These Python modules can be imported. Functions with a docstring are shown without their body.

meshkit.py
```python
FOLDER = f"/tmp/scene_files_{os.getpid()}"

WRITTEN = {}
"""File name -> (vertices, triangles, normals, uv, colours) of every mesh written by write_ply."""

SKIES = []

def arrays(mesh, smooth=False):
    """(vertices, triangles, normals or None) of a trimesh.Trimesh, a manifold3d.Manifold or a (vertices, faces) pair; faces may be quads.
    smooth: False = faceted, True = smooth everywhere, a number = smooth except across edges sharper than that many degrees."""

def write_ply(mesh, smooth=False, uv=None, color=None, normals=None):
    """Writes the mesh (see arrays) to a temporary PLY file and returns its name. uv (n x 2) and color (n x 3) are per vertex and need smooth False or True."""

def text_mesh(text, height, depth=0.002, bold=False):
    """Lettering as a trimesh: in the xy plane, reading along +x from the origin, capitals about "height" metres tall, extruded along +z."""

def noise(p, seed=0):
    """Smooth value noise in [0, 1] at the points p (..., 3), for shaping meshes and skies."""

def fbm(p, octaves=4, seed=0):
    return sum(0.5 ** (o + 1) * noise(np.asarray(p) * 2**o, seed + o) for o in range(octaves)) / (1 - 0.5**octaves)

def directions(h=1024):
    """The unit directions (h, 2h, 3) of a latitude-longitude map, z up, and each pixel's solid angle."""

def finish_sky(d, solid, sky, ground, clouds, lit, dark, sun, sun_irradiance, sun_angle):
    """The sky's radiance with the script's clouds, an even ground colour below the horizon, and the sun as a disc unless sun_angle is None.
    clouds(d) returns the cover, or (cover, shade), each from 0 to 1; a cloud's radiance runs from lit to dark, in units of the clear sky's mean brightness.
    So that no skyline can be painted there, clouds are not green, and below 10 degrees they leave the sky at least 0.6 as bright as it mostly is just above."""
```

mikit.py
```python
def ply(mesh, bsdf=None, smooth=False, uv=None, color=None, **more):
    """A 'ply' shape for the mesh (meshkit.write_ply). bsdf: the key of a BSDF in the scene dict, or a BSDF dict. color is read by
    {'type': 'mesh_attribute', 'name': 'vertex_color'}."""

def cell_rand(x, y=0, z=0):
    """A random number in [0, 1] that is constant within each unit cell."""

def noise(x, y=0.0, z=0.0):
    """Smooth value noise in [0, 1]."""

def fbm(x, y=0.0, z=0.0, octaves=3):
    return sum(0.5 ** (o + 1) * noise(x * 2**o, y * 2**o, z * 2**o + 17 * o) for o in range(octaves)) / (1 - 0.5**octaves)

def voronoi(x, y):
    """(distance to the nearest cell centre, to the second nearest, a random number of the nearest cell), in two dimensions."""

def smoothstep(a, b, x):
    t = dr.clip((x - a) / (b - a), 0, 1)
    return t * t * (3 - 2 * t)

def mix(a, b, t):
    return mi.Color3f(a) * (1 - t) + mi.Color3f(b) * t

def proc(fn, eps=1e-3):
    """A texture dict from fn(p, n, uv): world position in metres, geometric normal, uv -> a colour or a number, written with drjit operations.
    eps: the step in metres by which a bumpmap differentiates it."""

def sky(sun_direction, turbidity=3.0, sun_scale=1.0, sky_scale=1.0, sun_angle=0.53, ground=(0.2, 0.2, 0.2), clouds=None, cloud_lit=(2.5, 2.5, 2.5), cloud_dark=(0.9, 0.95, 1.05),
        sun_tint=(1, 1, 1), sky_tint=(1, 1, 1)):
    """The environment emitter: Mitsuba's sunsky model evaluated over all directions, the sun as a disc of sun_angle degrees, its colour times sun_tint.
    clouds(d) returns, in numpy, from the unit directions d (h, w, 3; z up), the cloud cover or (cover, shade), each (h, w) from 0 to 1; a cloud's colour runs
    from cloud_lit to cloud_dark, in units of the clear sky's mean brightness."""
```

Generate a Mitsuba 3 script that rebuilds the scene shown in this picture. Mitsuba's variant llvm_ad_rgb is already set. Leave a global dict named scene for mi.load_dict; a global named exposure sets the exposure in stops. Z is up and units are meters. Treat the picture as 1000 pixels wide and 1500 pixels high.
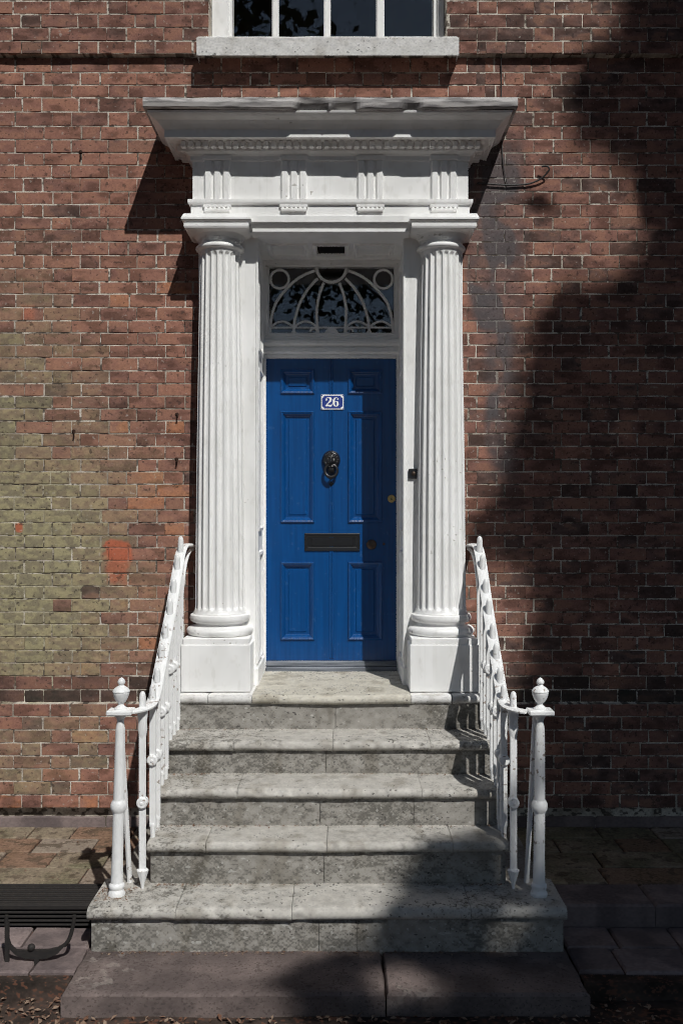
import math, random
import numpy as np, trimesh, shapely
import shapely.geometry as sg
import mitsuba as mi, drjit as dr
import mikit, meshkit
from mikit import proc, noise, fbm, smoothstep, mix, cell_rand

random.seed(7)
R = np.random.default_rng(7)
T = mi.ScalarTransform4f
scene, labels = {}, {}

# ------------------------------------------------------------------ camera, sky, exposure
SUN = np.array([0.42, -1.0, 1.16])
CAM = (0.066, -6.13, 1.942)
scene['camera'] = {'type': 'perspective', 'fov': 2 * math.degrees(math.atan(500 / 1458)), 'fov_axis': 'x',
                   'near_clip': 0.05, 'far_clip': 2000.0,
                   'to_world': T().look_at(origin=list(CAM), target=[CAM[0], 0, CAM[2]], up=[0, 0, 1])}
scene['sky_light'] = mikit.sky(SUN.tolist(), turbidity=3.0, sky_scale=0.72, sun_tint=(1.0, 1.20, 1.55))
exposure = 1.27

# ------------------------------------------------------------------ helpers
def numbered(key):
    if key not in scene and key not in USED:
        USED.add(key); return key
    n = 1
    while f'{key}_{n:03d}' in USED or f'{key}_{n:03d}' in scene: n += 1
    USED.add(f'{key}_{n:03d}'); return f'{key}_{n:03d}'
USED = set()

def put(name, mesh, mat, parent=None, smooth=False, **kw):
    key = numbered((parent + '__' if parent else '') + name)
    scene[key] = mikit.ply(mesh, mat, smooth=smooth, **kw)
    return key

def put_copy(name, shape, parent, to_world=None):
    key = numbered((parent + '__' if parent else '') + name)
    scene[key] = {**shape, 'to_world': to_world} if to_world is not None else dict(shape)
    return key

def holder(name, parent=None):
    return numbered((parent + '__' if parent else '') + name)

def lab(key, label=None, cat=None, group=None, kind=None):
    d = {}
    if label: d['label'] = label
    if cat: d['category'] = cat
    if group: d['group'] = group
    if kind: d['kind'] = kind
    labels[key] = d

def cat(*ms):
    ms = [m for q in ms for m in (q if isinstance(q, (list, tuple)) else [q])]
    return trimesh.util.concatenate([trimesh.Trimesh(m.vertices, m.faces, process=False) for m in ms])

def box(x0, x1, y0, y1, z0, z1, c=0.0):
    """a box, its twelve edges chamfered by c"""
    x0, x1 = min(x0, x1), max(x0, x1); y0, y1 = min(y0, y1), max(y0, y1); z0, z1 = min(z0, z1), max(z0, z1)
    if c <= 0:
        m = trimesh.creation.box(extents=(x1 - x0, y1 - y0, z1 - z0))
        m.apply_translation(((x0 + x1) / 2, (y0 + y1) / 2, (z0 + z1) / 2)); return m
    c = min(c, (x1 - x0) / 3, (y1 - y0) / 3, (z1 - z0) / 3)
    p = []
    for sx in (0, 1):
        for sy in (0, 1):
            for sz in (0, 1):
                X = (x0, x1)[sx]; Y = (y0, y1)[sy]; Z = (z0, z1)[sz]
                dx = c if sx == 0 else -c; dy = c if sy == 0 else -c; dz = c if sz == 0 else -c
                p += [(X, Y + dy, Z + dz), (X + dx, Y, Z + dz), (X + dx, Y + dy, Z)]
    return trimesh.convex.convex_hull(np.array(p))

def lathe(prof, n=40, at=(0, 0, 0)):
    m = trimesh.creation.revolve(np.array(prof, float), sections=n)
    m.apply_translation(at); return m

def sweep(path, section, up=(0, 0, 1), caps=True, scale=None):
    """section (M x 2: sideways, up) carried along path"""
    P = np.asarray(path, float); S = np.asarray(section, float); n, m = len(P), len(S)
    t = np.gradient(P, axis=0); t /= np.linalg.norm(t, axis=1, keepdims=True)
    u = np.broadcast_to(np.asarray(up, float), P.shape)
    side = np.cross(t, u); side /= np.linalg.norm(side, axis=1, keepdims=True)
    u = np.cross(side, t)
    sc = np.ones(n) if scale is None else np.asarray(scale, float)
    V = (P[:, None] + sc[:, None, None] * (S[None, :, :1] * side[:, None] + S[None, :, 1:] * u[:, None])).reshape(-1, 3)
    F = []
    for i in range(n - 1):
        for j in range(m):
            a, b = i * m + j, i * m + (j + 1) % m
            F += [(a, b, b + m), (a, b + m, a + m)]
    if caps:
        for k in (0, n - 1):
            V = np.vstack([V, P[k]]); c = len(V) - 1
            for j in range(m):
                a, b = k * m + j, k * m + (j + 1) % m
                F.append((c, b, a) if k == 0 else (c, a, b))
    mm = trimesh.Trimesh(V, F, process=False)
    if mm.volume < 0: mm.invert()
    return mm

def ring(r, n=10, ry=None):
    a = np.arange(n) * 2 * np.pi / n
    return np.stack([r * np.cos(a), (ry or r) * np.sin(a)], 1)

def tube(path, r, n=8, up=(0, 0, 1), scale=None): return sweep(path, ring(r, n), up, True, scale)

def smoothpath(pts, n=60):
    from scipy.interpolate import CubicSpline, PchipInterpolator
    p = np.array(pts, float); s = np.r_[0, np.cumsum(np.linalg.norm(np.diff(p, axis=0), axis=1))]
    q = np.linspace(0, s[-1], n)
    return np.stack([PchipInterpolator(s, p[:, k])(q) for k in range(p.shape[1])], 1)

def prism(poly, depth, y_front):
    """polygon in (x, z) with its front at y_front, going back depth"""
    gs = getattr(poly, 'geoms', [poly])
    ms = [trimesh.creation.extrude_polygon(g, depth, engine='earcut') for g in gs if g.area > 1e-9]
    m = cat(ms)
    v = m.vertices.copy()
    m.vertices = np.stack([v[:, 0], y_front + depth - v[:, 2], v[:, 1]], 1)
    if m.volume < 0: m.invert()
    return m

def around(profile, hw, Yb, yback=0.03, x0=0.0):
    """a moulding (overhang, z) mitred round the left, front and right of a block of half width hw and front Yb"""
    V, F = [], []
    n = len(profile)
    for o, z in profile:
        V += [(x0 - hw - o, yback, z), (x0 - hw - o, -(Yb + o), z), (x0 + hw + o, -(Yb + o), z), (x0 + hw + o, yback, z)]
    for i in range(n):
        k = (i + 1) % n
        for s in range(3):
            a, b, c, d = i * 4 + s, i * 4 + s + 1, k * 4 + s + 1, k * 4 + s
            F += [(a, b, c), (a, c, d)]
    m = trimesh.Trimesh(V, F, process=False)
    c = m.triangles_center; out = np.array([x0, 0, np.mean([p[1] for p in profile])])
    if (m.face_normals * (c - out)).sum() < 0: m.invert()
    return m

def profile_x(prof, x0, x1):
    """profile (Y outwards, z) closed, extruded along x"""
    p = sg.Polygon(prof)
    m = trimesh.creation.extrude_polygon(p, x1 - x0, engine='earcut')
    v = m.vertices.copy()
    m.vertices = np.stack([x0 + v[:, 2], -v[:, 0], v[:, 1]], 1)
    if m.volume < 0: m.invert()
    return m

def frame_xz(x0, x1, z0, z1, prof):
    """a mitred picture frame: prof = list of (inset from the outer edge, y)"""
    V, F = [], []
    for i, y in prof:
        V += [(x0 + i, y, z0 + i), (x1 - i, y, z0 + i), (x1 - i, y, z1 - i), (x0 + i, y, z1 - i)]
    for k in range(len(prof) - 1):
        for s in range(4):
            a, b = k * 4 + s, k * 4 + (s + 1) % 4
            F += [(a, b, b + 4), (a, b + 4, a + 4)]
    m = trimesh.Trimesh(V, F, process=False)
    if m.face_normals[:, 1].sum() > 0: m.invert()
    return m

# ------------------------------------------------------------------ materials
def C(*v): return mi.Color3f(*v)
def pr(fn, rough=0.5, spec=0.5, **k):
    base = proc(fn) if callable(fn) else {'type': 'rgb', 'value': list(fn)}
    d = {'type': 'principled', 'base_color': base, 'roughness': rough, 'specular': spec}
    d.update(k); return d
def df(fn): return {'type': 'diffuse', 'reflectance': proc(fn) if callable(fn) else {'type': 'rgb', 'value': list(fn)}}
def two(b): return {'type': 'twosided', 'bsdf': b}
def bump(b, fn, scale, eps=1e-3): return {'type': 'bumpmap', 'arbitrary': proc(fn, eps), 'scale': scale, 'bsdf': b}

def white_fn(p, n, uv):
    a = fbm(p.x * 9, p.y * 9, p.z * 3.0, 3)
    grime = smoothstep(0.58, 0.76, fbm(p.x * 34, p.y * 34, p.z * 14, 3)) * 0.16
    streak = smoothstep(0.60, 0.82, fbm(p.x * 60, p.y * 60, p.z * 1.8, 2)) * 0.10
    chip = smoothstep(0.86, 0.89, noise(p.x * 62 + 5, p.y * 62, p.z * 62)) * smoothstep(0.72, 0.8, noise(p.x * 5, p.y * 5, p.z * 5)) * 0.6
    c = mix((0.80, 0.795, 0.785), (0.74, 0.735, 0.72), smoothstep(0.35, 0.65, a))
    c = mix(c, (0.42, 0.40, 0.35), grime + streak)
    return mix(c, (0.28, 0.25, 0.21), chip)
scene['mat_white'] = two(pr(white_fn, 0.42, 0.45))
def iron_fn(p, n, uv):
    a = fbm(p.x * 40, p.y * 40, p.z * 18, 3)
    rust = smoothstep(0.66, 0.74, fbm(p.x * 70 + 3, p.y * 70, p.z * 55, 2)) * smoothstep(0.50, 0.66, noise(p.x * 9, p.y * 9, p.z * 7)) * 0.75
    return mix(mix((0.80, 0.80, 0.80), (0.70, 0.70, 0.69), a), (0.20, 0.13, 0.09), rust)
scene['mat_iron_white'] = two(pr(iron_fn, 0.4, 0.5))

def lead_fn(p, n, uv):
    a = fbm(p.x * 7, p.y * 9, p.z * 30, 4)
    return mix((0.42, 0.40, 0.39), (0.15, 0.14, 0.14), smoothstep(0.42, 0.68, a))
scene['mat_lead'] = two(pr(lead_fn, 0.7))

def stone_fn(k, pale_c=(0.47, 0.455, 0.42), dark_c=(0.33, 0.315, 0.285)):
    """k: how much of the stone lichen and dirt cover"""
    def fn(p, n, uv):
        big = fbm(p.x * 2.6, p.y * 2.6 + 7, p.z * 2.6, 2)
        mid = fbm(p.x * 30, p.y * 30, p.z * 30, 3)
        fine = fbm(p.x * 105, p.y * 105, p.z * 105, 2)
        c = mix(pale_c, dark_c, smoothstep(0.25, 0.75, 0.5 * mid + 0.5 * fine))
        wear = smoothstep(0.75, 0.30, dr.abs(p.x) + 0.8 * (mid - 0.5)) if k < 0.07 else 0.0
        cover = smoothstep(0.53 - k, 0.72 - k, 0.30 * big + 0.28 * mid + 0.42 * fine)
        c = mix(c, (0.115, 0.108, 0.095), cover * (0.85 - 0.55 * wear))
        spots = smoothstep(0.70, 0.76, fbm(p.x * 75 + 11, p.y * 75, p.z * 75, 2)) * smoothstep(0.45, 0.6, noise(p.x * 6, p.y * 6, p.z * 6 + 2))
        c = mix(c, (0.055, 0.053, 0.05), spots * 0.75)
        pale = smoothstep(0.70, 0.78, fbm(p.x * 48 - 9, p.y * 48, p.z * 48 + 4, 2))
        c = mix(c, (0.52, 0.51, 0.48), pale * 0.5)
        stain = smoothstep(0.52, 0.74, fbm(p.x * 13 + 3, p.y * 13, p.z * 3.5, 3))
        c = mix(c, c * C(0.58, 0.55, 0.50), stain * 0.6)
        return c * (0.62 + 0.76 * fine)
    return fn
stone_bump = lambda p, n, uv: fbm(p.x * 60, p.y * 60, p.z * 60, 2) + 0.5 * noise(p.x * 220, p.y * 220, p.z * 220)
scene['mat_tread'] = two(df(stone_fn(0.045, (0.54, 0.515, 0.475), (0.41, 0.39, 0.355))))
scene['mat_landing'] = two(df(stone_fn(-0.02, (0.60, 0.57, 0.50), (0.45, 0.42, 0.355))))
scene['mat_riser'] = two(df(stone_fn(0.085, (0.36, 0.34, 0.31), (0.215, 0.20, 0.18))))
scene['mat_sill'] = two(bump(pr(stone_fn(-0.03, (0.66, 0.65, 0.64), (0.54, 0.53, 0.51)), 0.8, 0.25), stone_bump, 0.0015))
def flag_fn(p, n, uv):
    mid = fbm(p.x * 6, p.y * 6, p.z * 6, 4); fine = fbm(p.x * 80, p.y * 80, p.z * 80, 3)
    c = mix((0.20, 0.158, 0.146), (0.115, 0.092, 0.087), smoothstep(0.3, 0.7, mid))
    pale = smoothstep(0.60, 0.72, fbm(p.x * 19 + 3, p.y * 19, p.z * 19, 3)) * smoothstep(0.45, 0.7, noise(p.x * 3, p.y * 3, p.z * 3))
    c = mix(c, (0.30, 0.26, 0.235), pale * 0.6)
    pit = smoothstep(0.62, 0.72, fbm(p.x * 95, p.y * 95, p.z * 95, 2))
    c = mix(c, (0.06, 0.05, 0.046), pit * 0.5)
    return c * (0.75 + 0.5 * fine)
scene['mat_flag'] = two(df(flag_fn))
def pave_fn(p, n, uv):
    mid = fbm(p.x * 6, p.y * 6, 3.0, 3); fine = fbm(p.x * 90, p.y * 90, p.z * 90, 2)
    c = mix((0.255, 0.205, 0.15), (0.165, 0.145, 0.095), smoothstep(0.3, 0.7, mid))
    c = mix(c, (0.23, 0.13, 0.09), smoothstep(0.62, 0.68, uv.x) * 0.7)
    c = mix(c, (0.31, 0.28, 0.235), smoothstep(0.82, 0.86, uv.x) * 0.6)
    dirt = smoothstep(0.55, 0.68, fbm(p.x * 19, p.y * 19, 1.0, 3))
    return mix(c, (0.10, 0.075, 0.055), dirt * 0.7) * (0.6 + 0.8 * fine)
scene['mat_pave'] = two(df(pave_fn))
def sett_fn(p, n, uv):
    mid = fbm(p.x * 8, p.y * 8, 3.0, 4); fine = fbm(p.x * 80, p.y * 80, p.z * 80, 3)
    return mix((0.225, 0.178, 0.17), (0.14, 0.112, 0.11), smoothstep(0.3, 0.7, mid)) * (0.7 + 0.6 * fine) * (0.8 + 0.4 * uv.x)
scene['mat_sett'] = two(df(sett_fn))
def earth_fn(p, n, uv):
    a = fbm(p.x * 9, p.y * 9, p.z * 9, 3); b = fbm(p.x * 60, p.y * 60, p.z * 60, 2)
    c = mix((0.085, 0.062, 0.052), (0.038, 0.031, 0.027), smoothstep(0.3, 0.7, a))
    c = mix(c, (0.13, 0.062, 0.042), smoothstep(0.58, 0.66, b) * 0.8)
    return c * (0.6 + 0.8 * b)
scene['mat_earth'] = two(df(earth_fn))
scene['mat_leaf_litter'] = two(df(lambda p, n, uv: mix((0.15, 0.078, 0.052), (0.30, 0.22, 0.165), cell_rand(p.x * 25, p.y * 25, 3.0))))

def blue_fn(p, n, uv):
    g = fbm(p.x * 60, p.y * 20, p.z * 2.5, 2)
    c = mix((0.0008, 0.054, 0.196), (0.0008, 0.047, 0.172), smoothstep(0.3, 0.7, g))
    scuff = smoothstep(0.70, 0.76, fbm(p.x * 46, p.y * 36, p.z * 30, 3)) * 0.3
    c = mix(c, (0.04, 0.10, 0.24), scuff)
    return c * (0.92 + 0.16 * noise(p.x * 140, p.y * 40, p.z * 4))
scene['mat_blue'] = two(bump(pr(blue_fn, 0.27, 0.5), lambda p, n, uv: fbm(p.x * 90, p.y * 30, p.z * 5, 2), 0.0010))
scene['mat_threshold'] = two(pr(lambda p, n, uv: mix((0.19, 0.205, 0.235), (0.09, 0.10, 0.12), smoothstep(0.35, 0.7, fbm(p.x * 5, p.y * 30, p.z * 50, 4))), 0.55))
scene['mat_black'] = two(pr((0.012, 0.012, 0.013), 0.28, 0.5))
scene['mat_black_iron'] = two(pr(lambda p, n, uv: mix((0.014, 0.014, 0.015), (0.032, 0.027, 0.024), fbm(p.x * 80, p.y * 80, p.z * 80, 3)), 0.7, 0.3))
scene['mat_brass'] = two({'type': 'principled', 'base_color': {'type': 'rgb', 'value': [0.55, 0.40, 0.17]}, 'roughness': 0.32, 'metallic': 1.0})
scene['mat_bronze'] = two({'type': 'principled', 'base_color': {'type': 'rgb', 'value': [0.09, 0.065, 0.05]}, 'roughness': 0.4, 'metallic': 0.8})
scene['mat_enamel_white'] = two(pr((0.80, 0.80, 0.80), 0.2, 0.5))
scene['mat_enamel_blue'] = two(pr((0.03, 0.05, 0.24), 0.2, 0.5))
scene['mat_dark'] = two(df((0.02, 0.02, 0.02)))
scene['mat_room'] = two(df((0.10, 0.085, 0.075)))
scene['mat_glass'] = {'type': 'thindielectric', 'int_ior': 1.52}
scene['mat_rust'] = two(df((0.045, 0.028, 0.022)))
scene['mat_cable'] = two(pr((0.03, 0.027, 0.027), 0.6))

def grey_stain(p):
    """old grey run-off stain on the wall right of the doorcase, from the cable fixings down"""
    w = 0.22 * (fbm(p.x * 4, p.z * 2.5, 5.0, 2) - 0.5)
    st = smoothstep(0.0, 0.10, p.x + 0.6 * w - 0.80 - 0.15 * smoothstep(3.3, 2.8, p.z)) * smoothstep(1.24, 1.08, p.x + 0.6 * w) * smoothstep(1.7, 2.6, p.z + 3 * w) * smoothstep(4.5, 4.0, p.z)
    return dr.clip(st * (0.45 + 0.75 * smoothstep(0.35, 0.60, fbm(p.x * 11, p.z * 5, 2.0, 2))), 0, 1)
def red_paint(p):
    """patches of red paint daubed on the wall"""
    pn = 0.5 * (fbm(p.x * 24, p.z * 24, 6.0, 2) - 0.5)
    def daub(x, z, sx, sz, e):
        a, b = dr.abs((p.x - x) / sx), dr.abs((p.z - z) / sz)
        return smoothstep(1.0, 1.0 - e, dr.sqrt(dr.sqrt(dr.square(dr.square(a)) + dr.square(dr.square(b)))) + pn)
    return dr.clip(dr.maximum(dr.maximum(daub(-1.31, 1.70, 0.10, 0.075, 0.3), 0.75 * daub(-1.31, 1.60, 0.085, 0.14, 0.5)),
                   dr.maximum(daub(-1.92, 1.845, 0.03, 0.035, 0.5), daub(-1.86, 3.17, 0.06, 0.08, 0.7) * 0.45)), 0, 1)
def mortar_fn(p, n, uv):
    a = fbm(p.x * 6, p.z * 6, 2.0, 3); f = fbm(p.x * 130, p.z * 130, 9.0, 2)
    c = mix((0.56, 0.51, 0.44), (0.31, 0.265, 0.22), smoothstep(0.35, 0.66, a))
    hole = smoothstep(0.54, 0.68, fbm(p.x * 34, p.z * 50, 4.0, 2))
    green = smoothstep(1.0, 0.75, dr.square((p.x + 2.2) / 0.98) + dr.square((p.z - 1.6) / 0.95) + 0.5 * (a - 0.5)) * smoothstep(0.3, 0.6, fbm(p.x * 17, p.z * 17, 12.0, 2))
    c = mix(c, (0.34, 0.31, 0.20), green * 0.7)
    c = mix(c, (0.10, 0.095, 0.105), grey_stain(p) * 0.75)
    c = mix(c, (0.43, 0.125, 0.07), red_paint(p) * 0.7)
    return mix(c, (0.07, 0.055, 0.045), hole * 0.85) * (0.70 + 0.6 * f)
scene['mat_mortar'] = two(df(mortar_fn))
def brick_fn(p, n, uv):
    t = uv.x; moss = uv.y
    mid = fbm(p.x * 15, p.z * 24, t * 37, 3); fine = fbm(p.x * 120, p.z * 120, t * 91, 2)
    red = mix((0.235, 0.122, 0.098), (0.315, 0.158, 0.118), smoothstep(0.40, 0.80, t))
    red = mix(red, (0.40, 0.18, 0.105), smoothstep(0.93, 0.96, t) * smoothstep(0.3, 0.6, mid))
    c = mix((0.128, 0.084, 0.074), red, smoothstep(0.08, 0.36, t + 0.30 * (mid - 0.5)))
    soot = fbm(p.x * 9 + t * 51, p.z * 19, 3.0, 3)
    c = mix(c, c * C(0.52, 0.53, 0.52), smoothstep(0.46, 0.70, soot) * 0.8)
    c = mix(c, (0.36, 0.185, 0.12), smoothstep(0.46, 0.32, soot) * 0.35)
    m = dr.maximum(moss, 0) * smoothstep(0.14, 0.50, mid + 0.32 * moss)
    moss_c = mix((0.345, 0.31, 0.185), (0.235, 0.21, 0.14), smoothstep(0.3, 0.7, fbm(p.x * 28, p.z * 45, 8.0, 2)))
    c = mix(c, moss_c, dr.clip(m, 0, 0.92))
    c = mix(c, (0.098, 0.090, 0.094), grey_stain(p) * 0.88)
    c = mix(c, (0.43, 0.125, 0.07), red_paint(p) * 0.9)
    spot = fbm(p.x * 52 + 3, p.z * 52, 1.0, 3)
    c = mix(c, (0.045, 0.036, 0.033), smoothstep(0.70, 0.78, spot) * 0.6)
    c = mix(c, (0.45, 0.42, 0.38), smoothstep(0.22, 0.17, spot) * 0.4)
    # black grime on the ledge of the plinth (negative growth values)
    c = mix(c, (0.042, 0.040, 0.034), dr.clip(-moss * (0.75 + 0.8 * (mid - 0.4)), 0, 0.95))
    return c * (0.74 + 0.52 * fine)
scene['mat_brick'] = two(df(brick_fn))
scene['mat_bark'] = two(df(lambda p, n, uv: mix((0.12, 0.09, 0.065), (0.05, 0.04, 0.032), fbm(p.x * 7, p.y * 7, p.z * 2, 4))))
scene['mat_leaf'] = two(df((0.05, 0.085, 0.025)))

# ------------------------------------------------------------------ ground, pavement, kerb, setts
# z = 0 is the pavement at the foot of the wall; the portal's axis is x = 0; Y = -y runs out from the wall
def rough_block(x0, x1, y0, y1, z0, z1, nx=4, ny=3, amp=0.004, c=0.006, seed=0):
    """a worn stone: chamfered top, uneven surface"""
    x0, x1 = min(x0, x1), max(x0, x1); y0, y1 = min(y0, y1), max(y0, y1)
    xs = np.r_[x0, np.linspace(x0 + c, x1 - c, nx), x1]; ys = np.r_[y0, np.linspace(y0 + c, y1 - c, ny), y1]
    X, Y = np.meshgrid(xs, ys, indexing='ij')
    Z = z1 + amp * (meshkit.fbm(np.stack([X * 9 + seed, Y * 9, X * 0 + seed * 3.1], -1), 3) - 0.5) * 2
    edge = np.zeros_like(Z, bool); edge[[0, -1]] = True; edge[:, [0, -1]] = True
    Z[edge] -= c
    Xj = X + np.where(edge, (meshkit.noise(np.stack([X * 17, Y * 17, X * 0 + seed], -1)) - 0.5) * c, 0)
    top = np.stack([Xj, Y, Z], -1).reshape(-1, 3)
    a, b = X.shape; F = []
    for i in range(a - 1):
        for j in range(b - 1):
            k = i * b + j; F += [(k, k + b, k + b + 1), (k, k + b + 1, k + 1)]
    per = [i * b for i in range(a)] + [(a - 1) * b + j for j in range(1, b)] + [i * b + b - 1 for i in range(a - 2, -1, -1)] + [j for j in range(b - 2, 0, -1)]
    low = top[per].copy(); low[:, 2] = z0; n = len(top); V = np.vstack([top, low])
    for q in range(len(per)):
        r = (q + 1) % len(per); F += [(per[q], n + q, n + r), (per[q], n + r, per[r])]
    m = trimesh.Trimesh(V, F, process=False)
    if m.face_normals[: 4, 2].mean() < 0: m.invert()
    return m

def sheet(x0, x1, y0, y1, z):
    return trimesh.Trimesh([(x0, y0, z), (x1, y0, z), (x1, y1, z), (x0, y1, z)], [(0, 1, 2), (0, 2, 3)], process=False)

gx = np.unique(np.r_[np.linspace(-3, 3, 61), -60, -20, -8, 8, 20, 60]); gy = np.unique(np.r_[np.linspace(-4.2, -1.4, 41), -80, -30, -12, -6, -1.0])
GX, GY = np.meshgrid(gx, gy, indexing='ij')
GZ = -0.205 + 0.02 * (meshkit.fbm(np.stack([GX * 6, GY * 6, GX * 0], -1), 4) - 0.5) * (np.abs(GX) < 3.01)
a, b = GX.shape
GF = [f for i in range(a - 1) for j in range(b - 1) for f in ((i * b + j, i * b + b + j, i * b + b + j + 1), (i * b + j, i * b + b + j + 1, i * b + j + 1))]
k = put('ground', trimesh.Trimesh(np.stack([GX, GY, GZ], -1).reshape(-1, 3), GF, process=False), 'mat_earth', smooth=True); lab(k, kind='structure')
k = put('ground', cat(sheet(-900, 900, -900, -80, -0.22), sheet(-900, -60, -80, 60, -0.22), sheet(60, 900, -80, 60, -0.22), sheet(-60, 60, 8, 60, -0.22)), 'mat_earth'); lab(k, kind='structure')

pv = put('pavement', cat(box(-5, -0.86, -0.935, 0.02, -0.25, -0.012), box(0.86, 5, -0.935, 0.02, -0.25, -0.012)), 'mat_earth'); lab(pv, kind='structure')
rp = np.random.default_rng(3)
for side in (-1, 1):
    rows = [(-0.004, 0.20), (0.21, 0.44), (0.45, 0.69), (0.70, 0.93)]
    for (Y0, Y1) in rows:
        x = 0.885 + rp.uniform(0, 0.2)
        first = True
        while x < 3.2:
            w = rp.uniform(0.22, 0.55) if Y1 - Y0 > 0.2 else rp.uniform(0.2, 0.3)
            xa = 0.885 if first else x
            first = False
            m = rough_block(side * xa, side * (x + w - 0.01), -Y1, -Y0, -0.1, -0.001 + rp.uniform(-0.003, 0.003), 3, 2, 0.003, 0.006, rp.uniform(0, 99))
            put('paving_stone', m, 'mat_pave', pv, uv=np.tile([rp.uniform(), 0.0], (len(m.vertices), 1)))
            x += w
kb = put('kerb', cat(box(-5, -2.93, -1.205, -0.95, -0.25, -0.02), box(1.13, 5, -1.205, -0.95, -0.25, -0.02)), 'mat_earth'); lab(kb, kind='structure')
for side in (-1, 1):
    x = 1.118 if side > 0 else 2.93
    for w in (0.50, 0.62, 0.74, 0.6):
        m = rough_block(side * x, side * (x + w - 0.006), -1.22, -0.938, -0.2, 0.002, 6, 4, 0.004, 0.012, x * 7 + side)
        put('kerb_stone', m, 'mat_sett', kb, uv=np.tile([0.3, 0.0], (len(m.vertices), 1))); x += w
# iron grating over the cellar light: bars over a pit that is open below and in front
gt = holder('cellar_grating'); lab(gt, 'black iron grating over the cellar opening in the pavement edge, left of the steps', 'grating')
put('frame', cat(box(-2.93, -1.122, -0.955, -0.937, -0.10, 0.002, 0.003), box(-2.93, -1.122, -1.222, -1.206, -0.022, 0.002, 0.003), box(-1.14, -1.122, -1.205, -0.956, -0.04, 0.001), box(-2.93, -2.91, -1.205, -0.956, -0.04, 0.001), box(-2.03, -2.00, -1.205, -0.956, -0.04, -0.004)), 'mat_black_iron', gt)
for q in range(9):
    y = -0.973 - 0.0268 * q
    put('bar', box(-2.909, -1.141, y - 0.007, y + 0.007, -0.040, -0.001 - 0.002 * (q % 2), 0.002), 'mat_black_iron', gt)
for q in range(4):
    put('front_bar', box(-2.92, -1.125, -1.221, -1.190, -0.103 + 0.0205 * q, -0.093 + 0.0205 * q, 0.002), 'mat_black_iron', gt)
put('pit', cat(box(-2.93, -1.125, -0.95, -0.94, -0.5, -0.10), box(-2.93, -1.125, -1.19, -0.95, -0.20, -0.19)), 'mat_earth', gt)
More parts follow.
